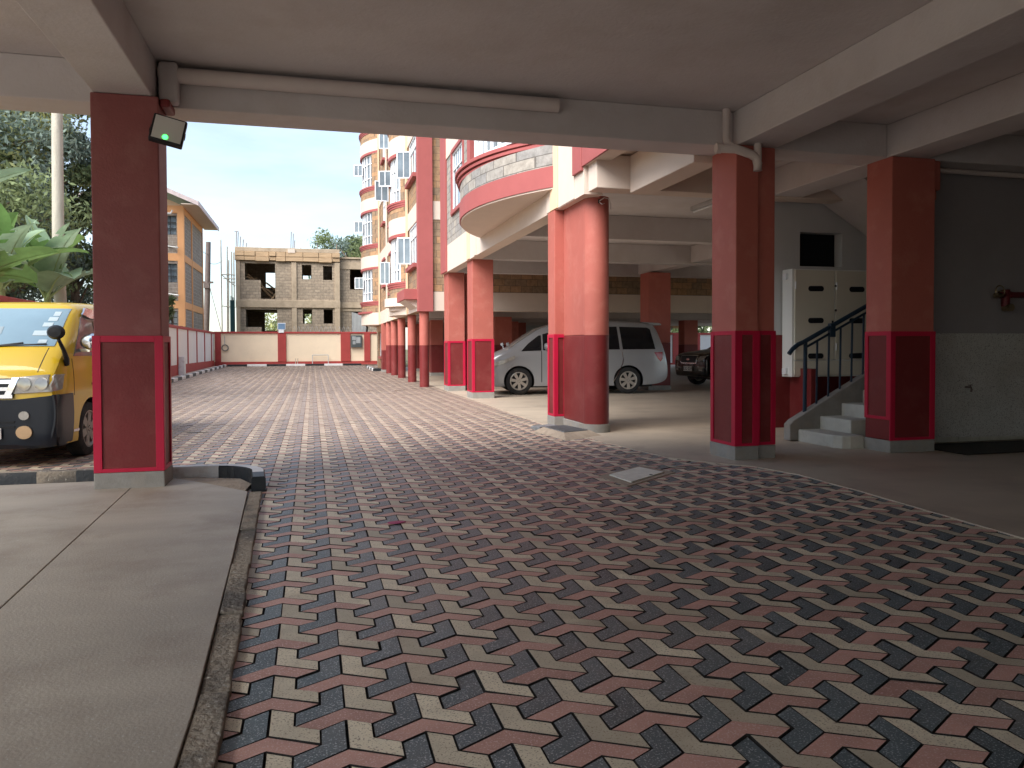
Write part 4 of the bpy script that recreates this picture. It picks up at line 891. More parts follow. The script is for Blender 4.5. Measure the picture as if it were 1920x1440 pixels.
# ------------------------------------------------------------------ orange building on the left
def orange_house():
    t = thing('apartment_building', 'three storey orange trimmed block with grey wall panels and hipped roof on the left', 'building', (-12, 54, 0))
    X, Ya, Yb, xl = -7.40, 50.0, 58.4, -12.2; ez = 9.95; st = 2.85; z0 = ez - 3*st
    holes = []
    rows = [ez - 0.62 - 1.12, ez - 0.62 - st - 1.12, ez - 0.62 - 2*st - 1.12]
    for z in rows: holes += [(-9.20, -7.82, z, z+1.12), (-11.6, -10.3, z, z+1.12)]
    m = MB(); m.wall(xl, X-0.36, 0, ez, Ya+0.06, Ya+0.3, holes, 'x'); m.build('panel_wall', STONEY, t)
    m = MB(); m.box(X-0.3, X-0.06, Ya+0.31, Yb, 0, ez); m.build('panel_wall', STONEY, t)
    m = MB(); m.box(X-0.36, X, Ya, Ya+0.35, 0, ez); m.box(X-0.3, X, Ya+3.3, Ya+3.5, 0, ez); m.box(X-0.3, X-0.005, Yb-0.05, Yb+0.1, 0, ez); m.build('pilaster', ORANGE, t)
    for k in range(4):
        z = ez - 0.45 - k*st; m = MB(); m.box(xl, X-0.36, Ya+0.02, Ya+0.3, z, z+0.45); m.box(X-0.3, X-0.015, Ya+0.35, Yb-0.05, z, z+0.42); m.build('floor_band', ORANGE, t)
    for z in rows:
        for a, b in ((-9.20, -7.82), (-11.6, -10.3)):
            m = MB(); f = 0.05
            for q in range(5): x = a + (b-a)*q/4; m.box(x-0.025, x+0.025, Ya+0.1, Ya+0.15, z, z+1.12)
            for q in range(4): zz = z + 1.12*q/3; m.box(a, b, Ya+0.105, Ya+0.145, zz-0.025, zz+0.025)
            w = m.build('window', mat('dark window bars', (0.05, 0.055, 0.06), 0.5), t)
            m = MB(); m.box(a, b, Ya+0.2, Ya+0.22, z, z+1.12); m.build('pane', mat('blue grey pane', (0.22, 0.27, 0.31), 0.1, 0.4, 2.5, spec=0.8), w)
    e = 0.95; xa, xb, ya, yb = xl-e, X+e, Ya-e, Yb+e
    rx = (xl + X)/2; rz = ez + (rx - xa)*0.42
    m = MB(); m.xz([(xb,ez),(xb,ez+0.14),(rx,rz+0.14),(xa,ez+0.14),(xa,ez),(rx,rz)], ya, yb); rf = m.build('roof', ROOFM, t)
    m = MB(); m.xz([(xb+0.02,ez-0.12),(xb+0.02,ez+0.15),(rx,rz+0.15),(rx,rz-0.12)], ya-0.04, ya-0.001); m.xz([(xa-0.02,ez-0.12),(xa-0.02,ez+0.15),(rx-0.001,rz+0.15),(rx-0.001,rz-0.12)], ya-0.04, ya-0.001); m.box(xb+0.001, xb+0.04, ya, yb, ez-0.12, ez+0.15); m.build('fascia_board', mat('pale pink fascia', (0.72, 0.62, 0.62)), rf)
    m = MB(); m.box(X+0.001, xb-0.02, ya+0.02, yb-0.02, ez-0.06, ez-0.003); m.build('soffit', CREAM, rf)
    m = MB(); m.xz([(X,ez),(rx,ez+(rx-X)*-0.42),(xl,ez)], Ya+0.05, Ya+0.3); m.build('gable_wall', PEACH, t)
    m = MB(); m.tube([(-9.4,Ya-0.1,ez-0.5),(-8.1,Ya-0.1,ez-0.5),(-8.0,Ya-0.1,ez-0.3)], 0.06, 8); m.build('waste_pipe', WHITEM, t)
    for k in range(2):
        m = MB(); z = ez - 0.62 - 1.12 - 0.7 - k*st; m.tube([(-8.3,Ya+0.05,z),(-7.7,Ya-0.25,z-0.1)], 0.05, 6); m.build('spout', STEEL, t)
orange_house()

# ------------------------------------------------------------------ poles and wires
def poles():
    t = thing('utility_pole', 'pale weathered timber pole rising behind the yellow van', 'utility pole', (-6.9, 24.5, 0))
    m = MB(); m.tube([(-6.85,24.5,0),(-6.95,24.5,4),(-6.92,24.5,8),(-6.98,24.5,11)], [0.17,0.16,0.145,0.13], 12); m.build('post', POLEM, t, smooth=True)
    m = MB(); m.tube([(-6.7,24.4,9.6),(-6.2,24.3,9.3),(-5.6,24.2,9.35)], 0.02, 5); m.build('cable', POLED, t)
    t = thing('utility_pole', 'thin dark utility pole between the orange block and the unfinished building', 'utility pole', (-8.2, 66, 0))
    m = MB(); m.tube([(-8.35,66,0),(-8.1,66,5),(-7.95,66,9.9)], [0.26,0.23,0.19], 10); m.build('post', POLED, t, smooth=True)
    m = MB(); m.box(-8.4,-7.6,65.85,66.0,6.6,6.75); m.box(-8.3,-7.9,65.7,65.85,6.2,6.6); m.build('fittings', POLED, t)
    m = MB(); m.tube([(-7.95,66,6.6),(-6.3,65,0)], 0.025, 5); m.build('stay_wire', POLED, t)
    def wire(a, b, sag, lab, r=0.018):
        m = MB(); pts = [Vector(a).lerp(Vector(b), q/16) - Vector((0, 0, sag*4*(q/16)*(1-q/16))) for q in range(17)]
        m.tube(pts, r, 5); single(m, 'power_line', BLACKP, lab, 'wire', a)
    wire((-6.9,24.5,10.6), (-30,30,14.5), 0.8, 'thin black wire crossing the sky at the top left')
    wire((-8.0,66,8.3), (-6.5,62,8.0), 0.2, 'slack wire from the dark pole towards the unfinished building')
    wire((-8.0,66,8.9), (-8.2,57.2,9.4), 0.25, 'slack wire from the dark pole to the orange block')
poles()

# ------------------------------------------------------------------ vegetation
def leaf_cloud(clumps, size, n, m_, seed, aspect=0.35, hang=0.3):
    rg = np.random.default_rng(seed); V = []; F = []; MI = []
    tot = sum(c[3]*c[4]*c[5] for c in clumps)
    for cx, cy, cz, rx, ry, rz, mi in clumps:
        k = int(n*rx*ry*rz/tot) + 20
        u = rg.normal(size=(k, 3)); u /= np.linalg.norm(u, axis=1)[:, None]; r = rg.random(k)**0.45
        P = u*r[:, None]*np.array((rx, ry, rz)) + np.array((cx, cy, cz)); P += rg.normal(size=(k, 3))*0.12*rx
        a = rg.normal(size=(k, 3)); a[:, 2] -= hang; a /= np.linalg.norm(a, axis=1)[:, None]
        b = np.cross(a, rg.normal(size=(k, 3))); b /= np.linalg.norm(b, axis=1)[:, None]
        s = size*rg.uniform(0.6, 1.4, k)[:, None]
        q = [P - a*s*0.5, P + b*s*aspect*0.5, P + a*s*0.5, P - b*s*aspect*0.5]
        o = len(V); arr = np.stack(q, 1).reshape(-1, 3); V += [tuple(p) for p in arr]
        F += [(o+4*i, o+4*i+1, o+4*i+2, o+4*i+3) for i in range(k)]; MI += [mi]*k
    mb = MB(); mb.v = V; mb.f = F; mb.m = MI; return mb
def tree(name, label, base, H, spread, n, size, seed, mats, group=None, dense=14, low=0.3, flat=0.8):
    r = random.Random(seed); t = thing(name, label, 'tree', base, group); bx, by, bz = base
    m = MB(); top = bz + H*0.75
    m.tube([(bx,by,bz),(bx+0.2,by,bz+H*0.3),(bx-0.1,by+0.1,bz+H*0.55),(bx,by,top)], [H*0.02,H*0.016,H*0.011,H*0.005], 9)
    cl = []
    for k in range(dense):
        w = r.uniform(0, 6.28); rr = spread*math.sqrt(r.random()); z = bz + H*(low + (1-low)*r.random()**0.8*0.92)
        f = 1 - 0.6*max(0, (z-bz)/H - 0.55)
        p = (bx + rr*math.cos(w)*f, by + rr*math.sin(w)*f, z); s = spread*r.uniform(0.22, 0.42)
        cl.append((p[0], p[1], p[2], s, s, s*flat, r.choice(range(len(mats)))))
        m.tube([(bx, by, min(top, max(bz+H*0.2, p[2]-H*0.15))), ((bx+p[0])/2, (by+p[1])/2, p[2]-H*0.04), p], [H*0.006, H*0.004, H*0.0015], 6)
    m.build('trunk', BARK, t, smooth=True)
    leaf_cloud(cl, size, n, mats, seed).build('crown', mats, t, fix=False)
    return t
def banana(label, base, H, seed, leaves, group):
    r = random.Random(seed); t = thing('banana_plant', label, 'banana plant', base, group); b = Vector(base)
    m = MB(); m.tube([b, b+Vector((0.05,0,H*0.3)), b+Vector((0,0.05,H*0.55))], [0.15,0.12,0.08], 10); m.build('stem', mat('banana stem', (0.22, 0.24, 0.10), 0.6, 0.25, 4), t, smooth=True)
    for az, el, L, W, droop, mt in leaves:
        d = Vector((math.cos(R(az)), math.sin(R(az)), 0)); side = Vector((-d.y, d.x, 0)); p = b + Vector((0, 0, H*0.5)); n = 18; rib = []
        ang = R(el)
        for i in range(n+1):
            rib.append(p.copy()); a = ang - R(droop)*(i/n)**1.6; p = p + (d*math.cos(a) + Vector((0,0,1))*math.sin(a))*(L/n)
        m = MB(); V = []; tw = R(r.uniform(-35, 35))
        for i in range(n+1):
            u = max(0, (i/n - 0.16)/0.84); w = W*0.5*(math.sin(math.pi*min(1, u)**0.75)**0.45 if 0 < u < 1 else 0.02) * (1 + r.uniform(-0.10, 0.06))
            tg = (rib[min(i+1, n)] - rib[max(i-1, 0)]).normalized(); up = side.cross(tg).normalized()
            s2 = (side*math.cos(tw) + up*math.sin(tw)); u2 = tg.cross(s2)
            for k, f in enumerate((-1, -0.5, 0, 0.5, 1)):
                V.append(rib[i] + s2*w*f + u2*(-0.28*w*abs(f)**1.3*1.2 + (0.02 if f == 0 else 0)) * -1 + Vector((0, 0, -0.10*w*abs(f))))
        F = [(i*5+k, i*5+k+1, (i+1)*5+k+1, (i+1)*5+k) for i in range(n) for k in range(4) if not (k in (0, 3) and r.random() < 0.13)]
        m.add(V, F); lf = m.build('leaf', mt, t, smooth=True, fix=False)
        mr = MB(); mr.tube(rib[:-1], [0.035*(1-0.85*i/n)+0.004 for i in range(n)], 6); mr.build('midrib', mat('banana midrib', (0.32, 0.40, 0.18), 0.5), lf, smooth=True)
def vegetation():
    tree('feathery_tree', 'tall feathery pale green tree behind the pale timber pole', (-13.6, 40, -0.2), 19.0, 4.6, 42000, 0.30, 11, [LEAFY, LEAF, LEAFY], dense=60, low=0.30)
    tree('bushy_tree', 'dark bushy tree low behind the banana plants', (-14.2, 36, -0.2), 12.0, 4.6, 42000, 0.27, 12, [LEAFD, LEAF, LEAFD], dense=50, low=0.12)
    tree('bushy_tree', 'bluish green tree at the left edge behind the banana plants', (-18.5, 36, -0.2), 11.4, 4.2, 25000, 0.28, 13, [LEAFD, LEAFD, LEAF], dense=40, low=0.15)
    tree('broadleaf_tree', 'grey green tree rising behind the unfinished building', (4.2, 84, -0.2), 14.0, 4.4, 14000, 0.4, 21, [LEAFD, LEAF, LEAFY], dense=26, low=0.4)
    tree('broadleaf_tree', 'green tree seen through the lower openings of the unfinished building', (-1.5, 88, -0.2), 6.5, 4.5, 6000, 0.5, 22, [LEAFY, LEAF], dense=16, low=0.2)
    tree('broadleaf_tree', 'tree seen beyond the striped wall through the far parking bays', (24, 58, -0.2), 9, 4, 5000, 0.5, 23, [LEAF, LEAFY], dense=16, low=0.2)
    tree('broadleaf_tree', 'second tree beyond the striped wall deep under the far block', (31, 60, -0.2), 9, 4, 5000, 0.5, 24, [LEAF, LEAFD], dense=16, low=0.2)
    tree('garden_shrub', 'small twiggy shrub above the left wall before the orange block', (-7.4, 46.0, -0.2), 4.6, 0.8, 700, 0.28, 25, [LEAF], dense=9, low=0.5)
    tree('bushy_tree', 'dark tree filling the gap between the timber pole and the left pillar', (-11.6, 43, -0.2), 12.5, 3.0, 30000, 0.27, 14, [LEAFD, LEAFD, LEAF], dense=44, low=0.08)
    g = 'banana plants behind the left wall'
    def fan(seed, n, L, W):
        r = random.Random(seed); out = []
        for k in range(n):
            el = 86 - 46*(k/n) + r.uniform(-6, 6)
            out.append((k*137.5 + r.uniform(-20, 20), el, L*r.uniform(0.85, 1.15), W*r.uniform(0.85, 1.15), r.uniform(25, 45) + (86-el)*0.9, BANAND if r.random() < 0.5 else BANANA))
        return out
    banana('banana plant with a long arching leaf at the left edge', (-8.6, 19.0, 0), 6.0, 1, fan(1, 10, 2.6, 0.85) + [(8, 58, 3.6, 0.6, 45, BANAND)], g)
    banana('banana plant with broad pale leaves beside the timber pole', (-7.5, 21.8, 0), 5.6, 2, fan(2, 11, 2.4, 0.95), g)
    banana('low banana plant directly above the roof of the yellow van', (-7.3, 17.6, 0), 4.3, 3, fan(3, 9, 2.1, 0.85) + [(15, 42, 2.6, 0.8, 35, BANANA)], g)
    banana('banana plant crowded against the left pillar', (-7.0, 23.6, 0), 5.4, 4, fan(4, 11, 2.3, 0.95), g)
    banana('darker banana plant at the back of the clump', (-9.4, 22.6, 0), 6.6, 5, fan(5, 11, 2.5, 0.9), g)
vegetation()

# ------------------------------------------------------------------ vehicles (local frame: nose at x = 0, length along +x, y across, z up)
def cr(P, t):
    n = len(P) - 1; i = min(int(t), n-1); f = t - i
    p0, p1, p2, p3 = P[max(i-1, 0)], P[i], P[i+1], P[min(i+2, n)]
    return [0.5*((2*b) + (c-a)*f + (2*a-5*b+4*c-d)*f*f + (3*b-a-3*c+d)*f**3) for a, b, c, d in zip(p0, p1, p2, p3)]
def car_body(name, st, mats, root, wheels, wr, arch=1.13):
    """st rows: x, z bottom, z top, half width low, at belt, at top edge, belt height"""
    n = len(st); rows = []; K = 5
    for i in range((n-1)*K + 1): rows.append(cr(st, i/K))
    rings = []
    for x, zb, zt, wl, wb, wt, zbelt in rows:
        zbelt = min(zbelt, zt - 0.07); zm = zb + (zbelt - zb)*0.45
        half = [(0, zb), (wl*0.6, zb), (wl*0.93, zb+0.01), (wl, zb+0.07), (wb*1.0, zm), (wb, zm+(zbelt-zm)*0.6), (wb-0.02, zbelt),
                (wb+(wt-wb)*0.55, zbelt+(zt-zbelt)*0.55), (wt, zt-0.10*min(1, (zt-zbelt)/0.4)), (wt-0.10, zt-0.025), (wt*0.6, zt-0.004), (0, zt)]
        hp = []
        for q in range((len(half)-1)*2 + 1): hp.append(cr(half, q/2))
        ring = [(x, -y, z) for y, z in hp] + [(x, y, z) for y, z in hp[-2:0:-1]]
        rings.append(ring)
    m = MB(); L = len(rings[0])
    for r in rings: m.v += r
    for i in range(len(rings)-1):
        for k in range(L): k2 = (k+1) % L; m.f.append((i*L+k, i*L+k2, (i+1)*L+k2, (i+1)*L+k)); m.m.append(0)
    m.f.append(tuple(range(L))); m.m.append(0); m.f.append(tuple(range((len(rings)-1)*L, len(rings)*L))[::-1]); m.m.append(0)
    body = m.build(name, mats, root, smooth=False)
    bv = BVHTree.FromPolygons([v.co for v in body.data.vertices], [tuple(p.vertices) for p in body.data.polygons])
    cut = MB(); r = wr*arch
    for wx in wheels:
        for s in (-1, 1):
            cut.cyl((wx, s*0.55, wr*1.0), (wx, s*1.3, wr*1.0), r, n=40)
    co = cut.build('cutter', [BLACKP], None)
    md = body.modifiers.new('arch', 'BOOLEAN'); md.object = co; md.operation = 'DIFFERENCE'; md.solver = 'EXACT'; md.material_mode = 'TRANSFER'
    bpy.context.view_layer.update(); dg = bpy.context.evaluated_depsgraph_get()
    me = bpy.data.meshes.new_from_object(body.evaluated_get(dg)); body.modifiers.clear(); body.data = me
    bpy.data.objects.remove(co); smooth_by_angle(me, 35)
    return body, bv
def patch(bv, poly, view, name, m, parent, off=0.007, step=0.07, side=-1, thick=0.02):
    """a panel cut to an outline and laid on the body; view 'side' takes (x, z), 'front'/'rear' take (y, z), 'top' takes (x, y)"""
    bm = bmesh.new()
    def P(a, b): return Vector((a, 0, b)) if view == 'side' else (Vector((0, a, b)) if view in ('front', 'rear') else Vector((a, b, 0)))
    vs = [bm.verts.new(P(*p)) for p in poly]; bm.faces.new(vs)
    ax = {'side': (0, 2), 'front': (1, 2), 'rear': (1, 2), 'top': (0, 1)}[view]
    for k in ax:
        lo = min(v.co[k] for v in vs); hi = max(v.co[k] for v in vs); q = lo + step
        while q < hi - 1e-4:
            no = Vector((0, 0, 0)); no[k] = 1; pt = Vector((0, 0, 0)); pt[k] = q
            bmesh.ops.bisect_plane(bm, geom=bm.verts[:] + bm.edges[:] + bm.faces[:], plane_co=pt, plane_no=no, dist=1e-5); q += step
    d = {'side': Vector((0, -side, 0)), 'front': Vector((1, 0, 0)), 'rear': Vector((-1, 0, 0)), 'top': Vector((0, 0, -1))}[view]
    nor = {}
    for v in bm.verts:
        o = v.co - d*8; h = bv.ray_cast(o, d)
        if h[0] is None:
            h = bv.find_nearest(v.co if view != 'side' else Vector((v.co.x, side*0.85, v.co.z)))
        n = h[1]
        if n.dot(d) > 0: n = -n
        v.co = h[0] + n*off; nor[v] = n
    bnd = [e for e in bm.edges if e.is_boundary]
    ex = bmesh.ops.extrude_edge_only(bm, edges=bnd)['geom']; nv = [g for g in ex if isinstance(g, bmesh.types.BMVert)]
    for v in nv: v.co = v.co + d*thick
    bmesh.ops.recalc_face_normals(bm, faces=bm.faces)
    me = bpy.data.meshes.new(name); bm.to_mesh(me); bm.free(); me.materials.append(m); smooth_by_angle(me, 30)
    o = bpy.data.objects.new(name, me); COL.objects.link(o); o.parent = parent; return o
def wheel(root, x, y, r, w, rim_m, style, s):
    m = MB(); t = w/2; ri = r*0.66
    m.lathe([(ri, -t*0.8), (ri+0.015, -t), (r*0.9, -t), (r*0.975, -t*0.82), (r, -t*0.5), (r, t*0.5), (r*0.975, t*0.82), (r*0.9, t), (ri+0.015, t), (ri, t*0.8)], (x, y, r), 'y', 40, closed=True)
    wl = m.build('wheel', RUBBER, root, smooth=True)
    o = s*t
    def Y(v): return y + s*v
    m = MB(); m.lathe([(ri, s*t*0.75), (ri+0.012, s*t*0.9), (ri-0.012, s*t*0.95), (ri-0.03, s*t*0.6), (ri-0.035, -s*t*0.6), (ri, -s*t*0.7)], (x, y, r), 'y', 40, closed=True)
    n = 7 if style == 'alloy' else 6
    m.cyl((x, Y(t*0.35), r), (x, Y(t*0.86), r), r*0.19, n=20)
    for k in range(n):
        a = 2*math.pi*k/n + 0.3; u = Vector((math.cos(a), 0, math.sin(a))); v = Vector((-math.sin(a), 0, math.cos(a))); c = Vector((x, 0, r))
        w0, w1 = (r*0.085, r*0.12) if style == 'alloy' else (r*0.12, r*0.16)
        pts = [c+u*r*0.12-v*w0, c+u*(ri-0.02)-v*w1, c+u*(ri-0.02)+v*w1, c+u*r*0.12+v*w0]
        m.add([(p.x, Y(t*0.82), p.z) for p in pts] + [(p.x, Y(t*0.45), p.z) for p in pts], [(0,1,2,3),(7,6,5,4),(0,4,5,1),(1,5,6,2),(2,6,7,3),(3,7,4,0)])
    m.build('rim', rim_m, wl, smooth=True)
    m = MB(); m.lathe([(0.0, s*t*0.2), (ri-0.03, s*t*0.2), (ri-0.03, s*t*0.1), (0.0, s*t*0.1)], (x, y, r), 'y', 30); m.build('brake_disc', BLACKP, wl)
    m = MB()
    for k in range(5):
        a = 2*math.pi*k/5; m.cyl((x+r*0.1*math.cos(a), Y(t*0.86), r+r*0.1*math.sin(a)), (x+r*0.1*math.cos(a), Y(t*0.9), r+r*0.1*math.sin(a)), r*0.022, n=8)
    m.build('wheel_nuts', BLACKP, wl)
def plate(root, txt, c, facing, w=0.44, h=0.115, right_only=False):
    """number plate centred at c; 'front' faces -x"""
    m = MB(); m.box(c[0]-0.006, c[0]+0.006, c[1]-w/2, c[1]+w/2, c[2]-h/2, c[2]+h/2); p = m.build('number_plate', PLATE, root, bevel=0.006)
    M4 = Matrix.Translation((c[0]-0.0075, c[1], c[2])) @ Matrix(((0,0,-1,0),(-1,0,0,0),(0,1,0,0),(0,0,0,1)))
    if right_only: M4 = M4 @ Matrix.Translation((w/2-0.045, 0, 0))
    text_mesh(txt, h*0.95, 'plate_lettering', INK, p, M4, 0.001)
    return p
def underside(root, x0, x1, w, z0, z1):
    m = MB(); m.box(x0, x1, -w, w, z0, z1); m.build('chassis', BLACKP, root)

def silver_minivan():
    root = thing('parked_minivan', 'silver minivan parked side on behind the round and square pillars', 'minivan')
    wr = 0.355; wh = (0.90, 3.85)
    st = [(0.00,0.34,0.72,0.56,0.62,0.54,0.64),(0.05,0.24,0.88,0.74,0.78,0.64,0.78),(0.18,0.20,1.02,0.85,0.87,0.72,0.90),(0.40,0.20,1.13,0.90,0.91,0.76,1.0),(0.62,0.20,1.22,0.915,0.925,0.78,1.05),
          (0.80,0.20,1.335,0.915,0.925,0.77,1.08),(1.15,0.20,1.57,0.915,0.925,0.75,1.09),(1.55,0.20,1.79,0.915,0.925,0.735,1.10),(2.00,0.20,1.895,0.915,0.925,0.73,1.10),(2.50,0.20,1.925,0.915,0.925,0.73,1.10),(3.10,0.20,1.955,0.915,0.925,0.73,1.11),(3.90,0.20,1.945,0.915,0.925,0.73,1.13),
          (4.40,0.22,1.905,0.91,0.92,0.72,1.15),(4.62,0.24,1.84,0.90,0.91,0.70,1.15),(4.78,0.28,1.55,0.88,0.89,0.72,1.12),(4.90,0.34,1.15,0.85,0.86,0.72,0.95),(4.97,0.42,0.85,0.78,0.79,0.70,0.75)]
    body, bv = car_body('body', st, [SILVER, BLACKP], root, wh, wr, 1.14)
    for x in wh:
        for s in (-1, 1): wheel(root, x, s*0.80, wr, 0.215, ALLOY, 'alloy', s)
    underside(root, 0.5, 4.6, 0.56, 0.17, 0.5)
    for s in (-1, 1):
        P = lambda poly, n, m, **k: patch(bv, poly, 'side', n, m, root, side=s, **k)
        P([(0.96,1.14),(1.50,1.16),(1.50,1.56),(1.44,1.56),(1.15,1.34)], 'front_window', CARGLASS)
        P([(1.54,1.165),(2.62,1.175),(2.62,1.77),(2.10,1.74),(1.54,1.59)], 'front_window', CARGLASS)
        P([(2.68,1.175),(3.62,1.18),(3.56,1.79),(2.68,1.78)], 'side_window', CARGLASS)
        P([(3.70,1.18),(4.60,1.185),(4.48,1.72),(4.40,1.765),(3.63,1.79)], 'side_window', CARGLASS)
        P([(4.56,1.10),(4.80,1.11),(4.80,0.93),(4.74,0.85),(4.66,0.93)], 'tail_light', TAILR, off=0.012)
        P([(0.10,0.80),(0.30,0.86),(0.80,1.03),(0.78,0.94),(0.52,0.83),(0.12,0.70)], 'headlight', LAMP, off=0.012)
        P([(0.15,0.55),(0.30,0.555),(0.30,0.50),(0.15,0.49)], 'fog_light', LAMP)
        for pts in ([(1.50,0.32),(1.53,0.32),(1.53,1.15),(1.50,1.15)], [(2.65,0.32),(2.675,0.32),(2.675,1.16),(2.65,1.16)]): P([(a-0.009, b) if i in (0, 3) else (a-0.02, b) for i, (a, b) in enumerate(pts)], 'door_gap', BLACKP, off=0.002, thick=0.004)
        P([(3.66,1.15),(3.68,1.15),(3.72,0.95),(3.70,0.80),(3.56,0.50),(3.45,0.32),(3.43,0.32),(3.54,0.5),(3.68,0.80),(3.70,0.95)], 'door_gap', CHROME, off=0.003, thick=0.004)
        P([(4.10,0.92),(4.26,0.92),(4.26,0.78),(4.10,0.78)], 'fuel_flap', SILVER, off=0.004, thick=0.004)
        P([(2.30,0.98),(2.52,0.98),(2.52,0.94),(2.30,0.94)], 'door_handle', CHROME, off=0.03)
        m = MB(); y = s*0.93
        m.lathe([(0.001,-0.06),(0.07,-0.05),(0.095,0.0),(0.085,0.06),(0.001,0.075)], (1.62,y+s*0.08,1.27), 'x', 18); m.v = [(v[0], (v[1]-y-s*0.08)*1.45+y+s*0.08, v[2]) for v in m.v]; m.box(1.60, 1.66, y-s*0.06, y+s*0.05, 1.17, 1.2)
        m.build('door_mirror', SILVER, root, smooth=True)
        m = MB(); m.lathe([(0.001,-0.05),(0.045,-0.03),(0.05,0.02),(0.001,0.05)], (0.62,s*0.74,1.33), 'x', 14); m.tube([(0.66,s*0.72,1.17),(0.64,s*0.74,1.30)], 0.016, 6); m.build('fender_mirror', SILVER, root, smooth=True)
    patch(bv, [(-0.70,1.25),(0.70,1.25),(0.64,1.80),(-0.64,1.80)], 'front', 'windscreen', mat('dusty windscreen', (0.20, 0.195, 0.18), 0.12, 0.15, 3, spec=0.8), root)
    patch(bv, [(-0.40,0.64),(0.40,0.64),(0.42,0.80),(-0.42,0.80)], 'front', 'grille', CHROME, root)
    patch(bv, [(-0.62,1.22),(0.62,1.22),(0.58,1.72),(-0.58,1.72)], 'rear', 'rear_window', CARGLASS, root)
    m = MB(); m.xz([(4.30,1.925),(4.78,1.90),(4.86,1.86),(4.84,1.83),(4.55,1.83)], -0.62, 0.62); m.build('roof_spoiler', SILVER, root, bevel=0.02)
    root.scale = (1.08, 1.08, 1.08); root.location = (4.873, 22.30, 0.02); root.rotation_euler = (0, 0, R(-8))
silver_minivan()

def black_suv():
    root = thing('parked_suv', 'black car with a white number plate parked deep behind the salmon pillar', 'car')
    wr = 0.36; wh = (0.92, 3.60)
    st = [(0.00,0.46,0.84,0.56,0.62,0.55,0.74),(0.05,0.34,0.98,0.76,0.80,0.64,0.86),(0.20,0.30,1.07,0.87,0.88,0.70,0.93),(0.60,0.28,1.13,0.91,0.92,0.74,1.0),(1.15,0.28,1.19,0.915,0.925,0.76,1.02),
          (1.35,0.28,1.27,0.915,0.925,0.76,1.04),(1.80,0.28,1.50,0.915,0.925,0.72,1.05),(2.20,0.28,1.655,0.915,0.925,0.68,1.06),(3.0,0.28,1.70,0.915,0.925,0.67,1.08),(3.9,0.30,1.66,0.91,0.92,0.66,1.12),(4.3,0.34,1.5,0.89,0.90,0.66,1.12),(4.55,0.42,1.0,0.82,0.83,0.66,0.9)]
    body, bv = car_body('body', st, [BLACKCAR, BLACKP], root, wh, wr, 1.12)
    for x in wh:
        for s in (-1, 1): wheel(root, x, s*0.80, wr, 0.22, ALLOY, 'alloy', s)
    underside(root, 0.4, 4.2, 0.56, 0.22, 0.5)
    for s in (-1, 1):
        P = lambda poly, n, m, **k: patch(bv, poly, 'side', n, m, root, side=s, **k)
        P([(1.60,1.09),(2.5,1.10),(2.5,1.56),(2.2,1.53)], 'front_window', CARGLASS); P([(2.56,1.10),(3.5,1.12),(3.4,1.57),(2.56,1.57)], 'side_window', CARGLASS)
        patch(bv, [(s*0.48,0.80),(s*0.74,0.84),(s*0.80,0.98),(s*0.56,0.94)], 'front', 'headlight', LAMP, root, off=0.01)
        patch(bv, [(s*0.55,0.50),(s*0.68,0.50),(s*0.68,0.56),(s*0.55,0.56)], 'front', 'fog_light', LAMP, root, off=0.01)
        m = MB(); m.lathe([(0.001,-0.06),(0.07,-0.04),(0.09,0.02),(0.001,0.07)], (1.85,s*1.0,1.18), 'x', 14); m.build('door_mirror', BLACKCAR, root, smooth=True)
    patch(bv, [(-0.66,1.2),(0.66,1.2),(0.58,1.60),(-0.58,1.60)], 'front', 'windscreen', CARGLASS, root)
    g = patch(bv, [(-0.40,0.72),(0.40,0.72),(0.44,0.98),(-0.44,0.98)], 'front', 'grille', CHROME, root, off=0.006)
    patch(bv, [(-0.375,0.745),(0.375,0.745),(0.415,0.96),(-0.415,0.96)], 'front', 'mesh', BLACKP, g, off=0.016)
    patch(bv, [(-0.09,0.85),(-0.03,0.89),(0.0,0.86),(0.03,0.89),(0.09,0.85),(0.03,0.81),(0.0,0.835),(-0.03,0.81)], 'front', 'emblem', mat('red chrome emblem', (0.5, 0.3, 0.3), 0.25, 0.2, 9, metal=0.8), g, off=0.03)
    plate(root, 'KDD 034Y', (-0.03, 0.0, 0.56), 'front', 0.46, 0.15)
    root.scale = (1.08, 1.08, 1.08); root.location = (12.45, 24.0, 0.02); root.rotation_euler = (0, 0, R(8))
black_suv()

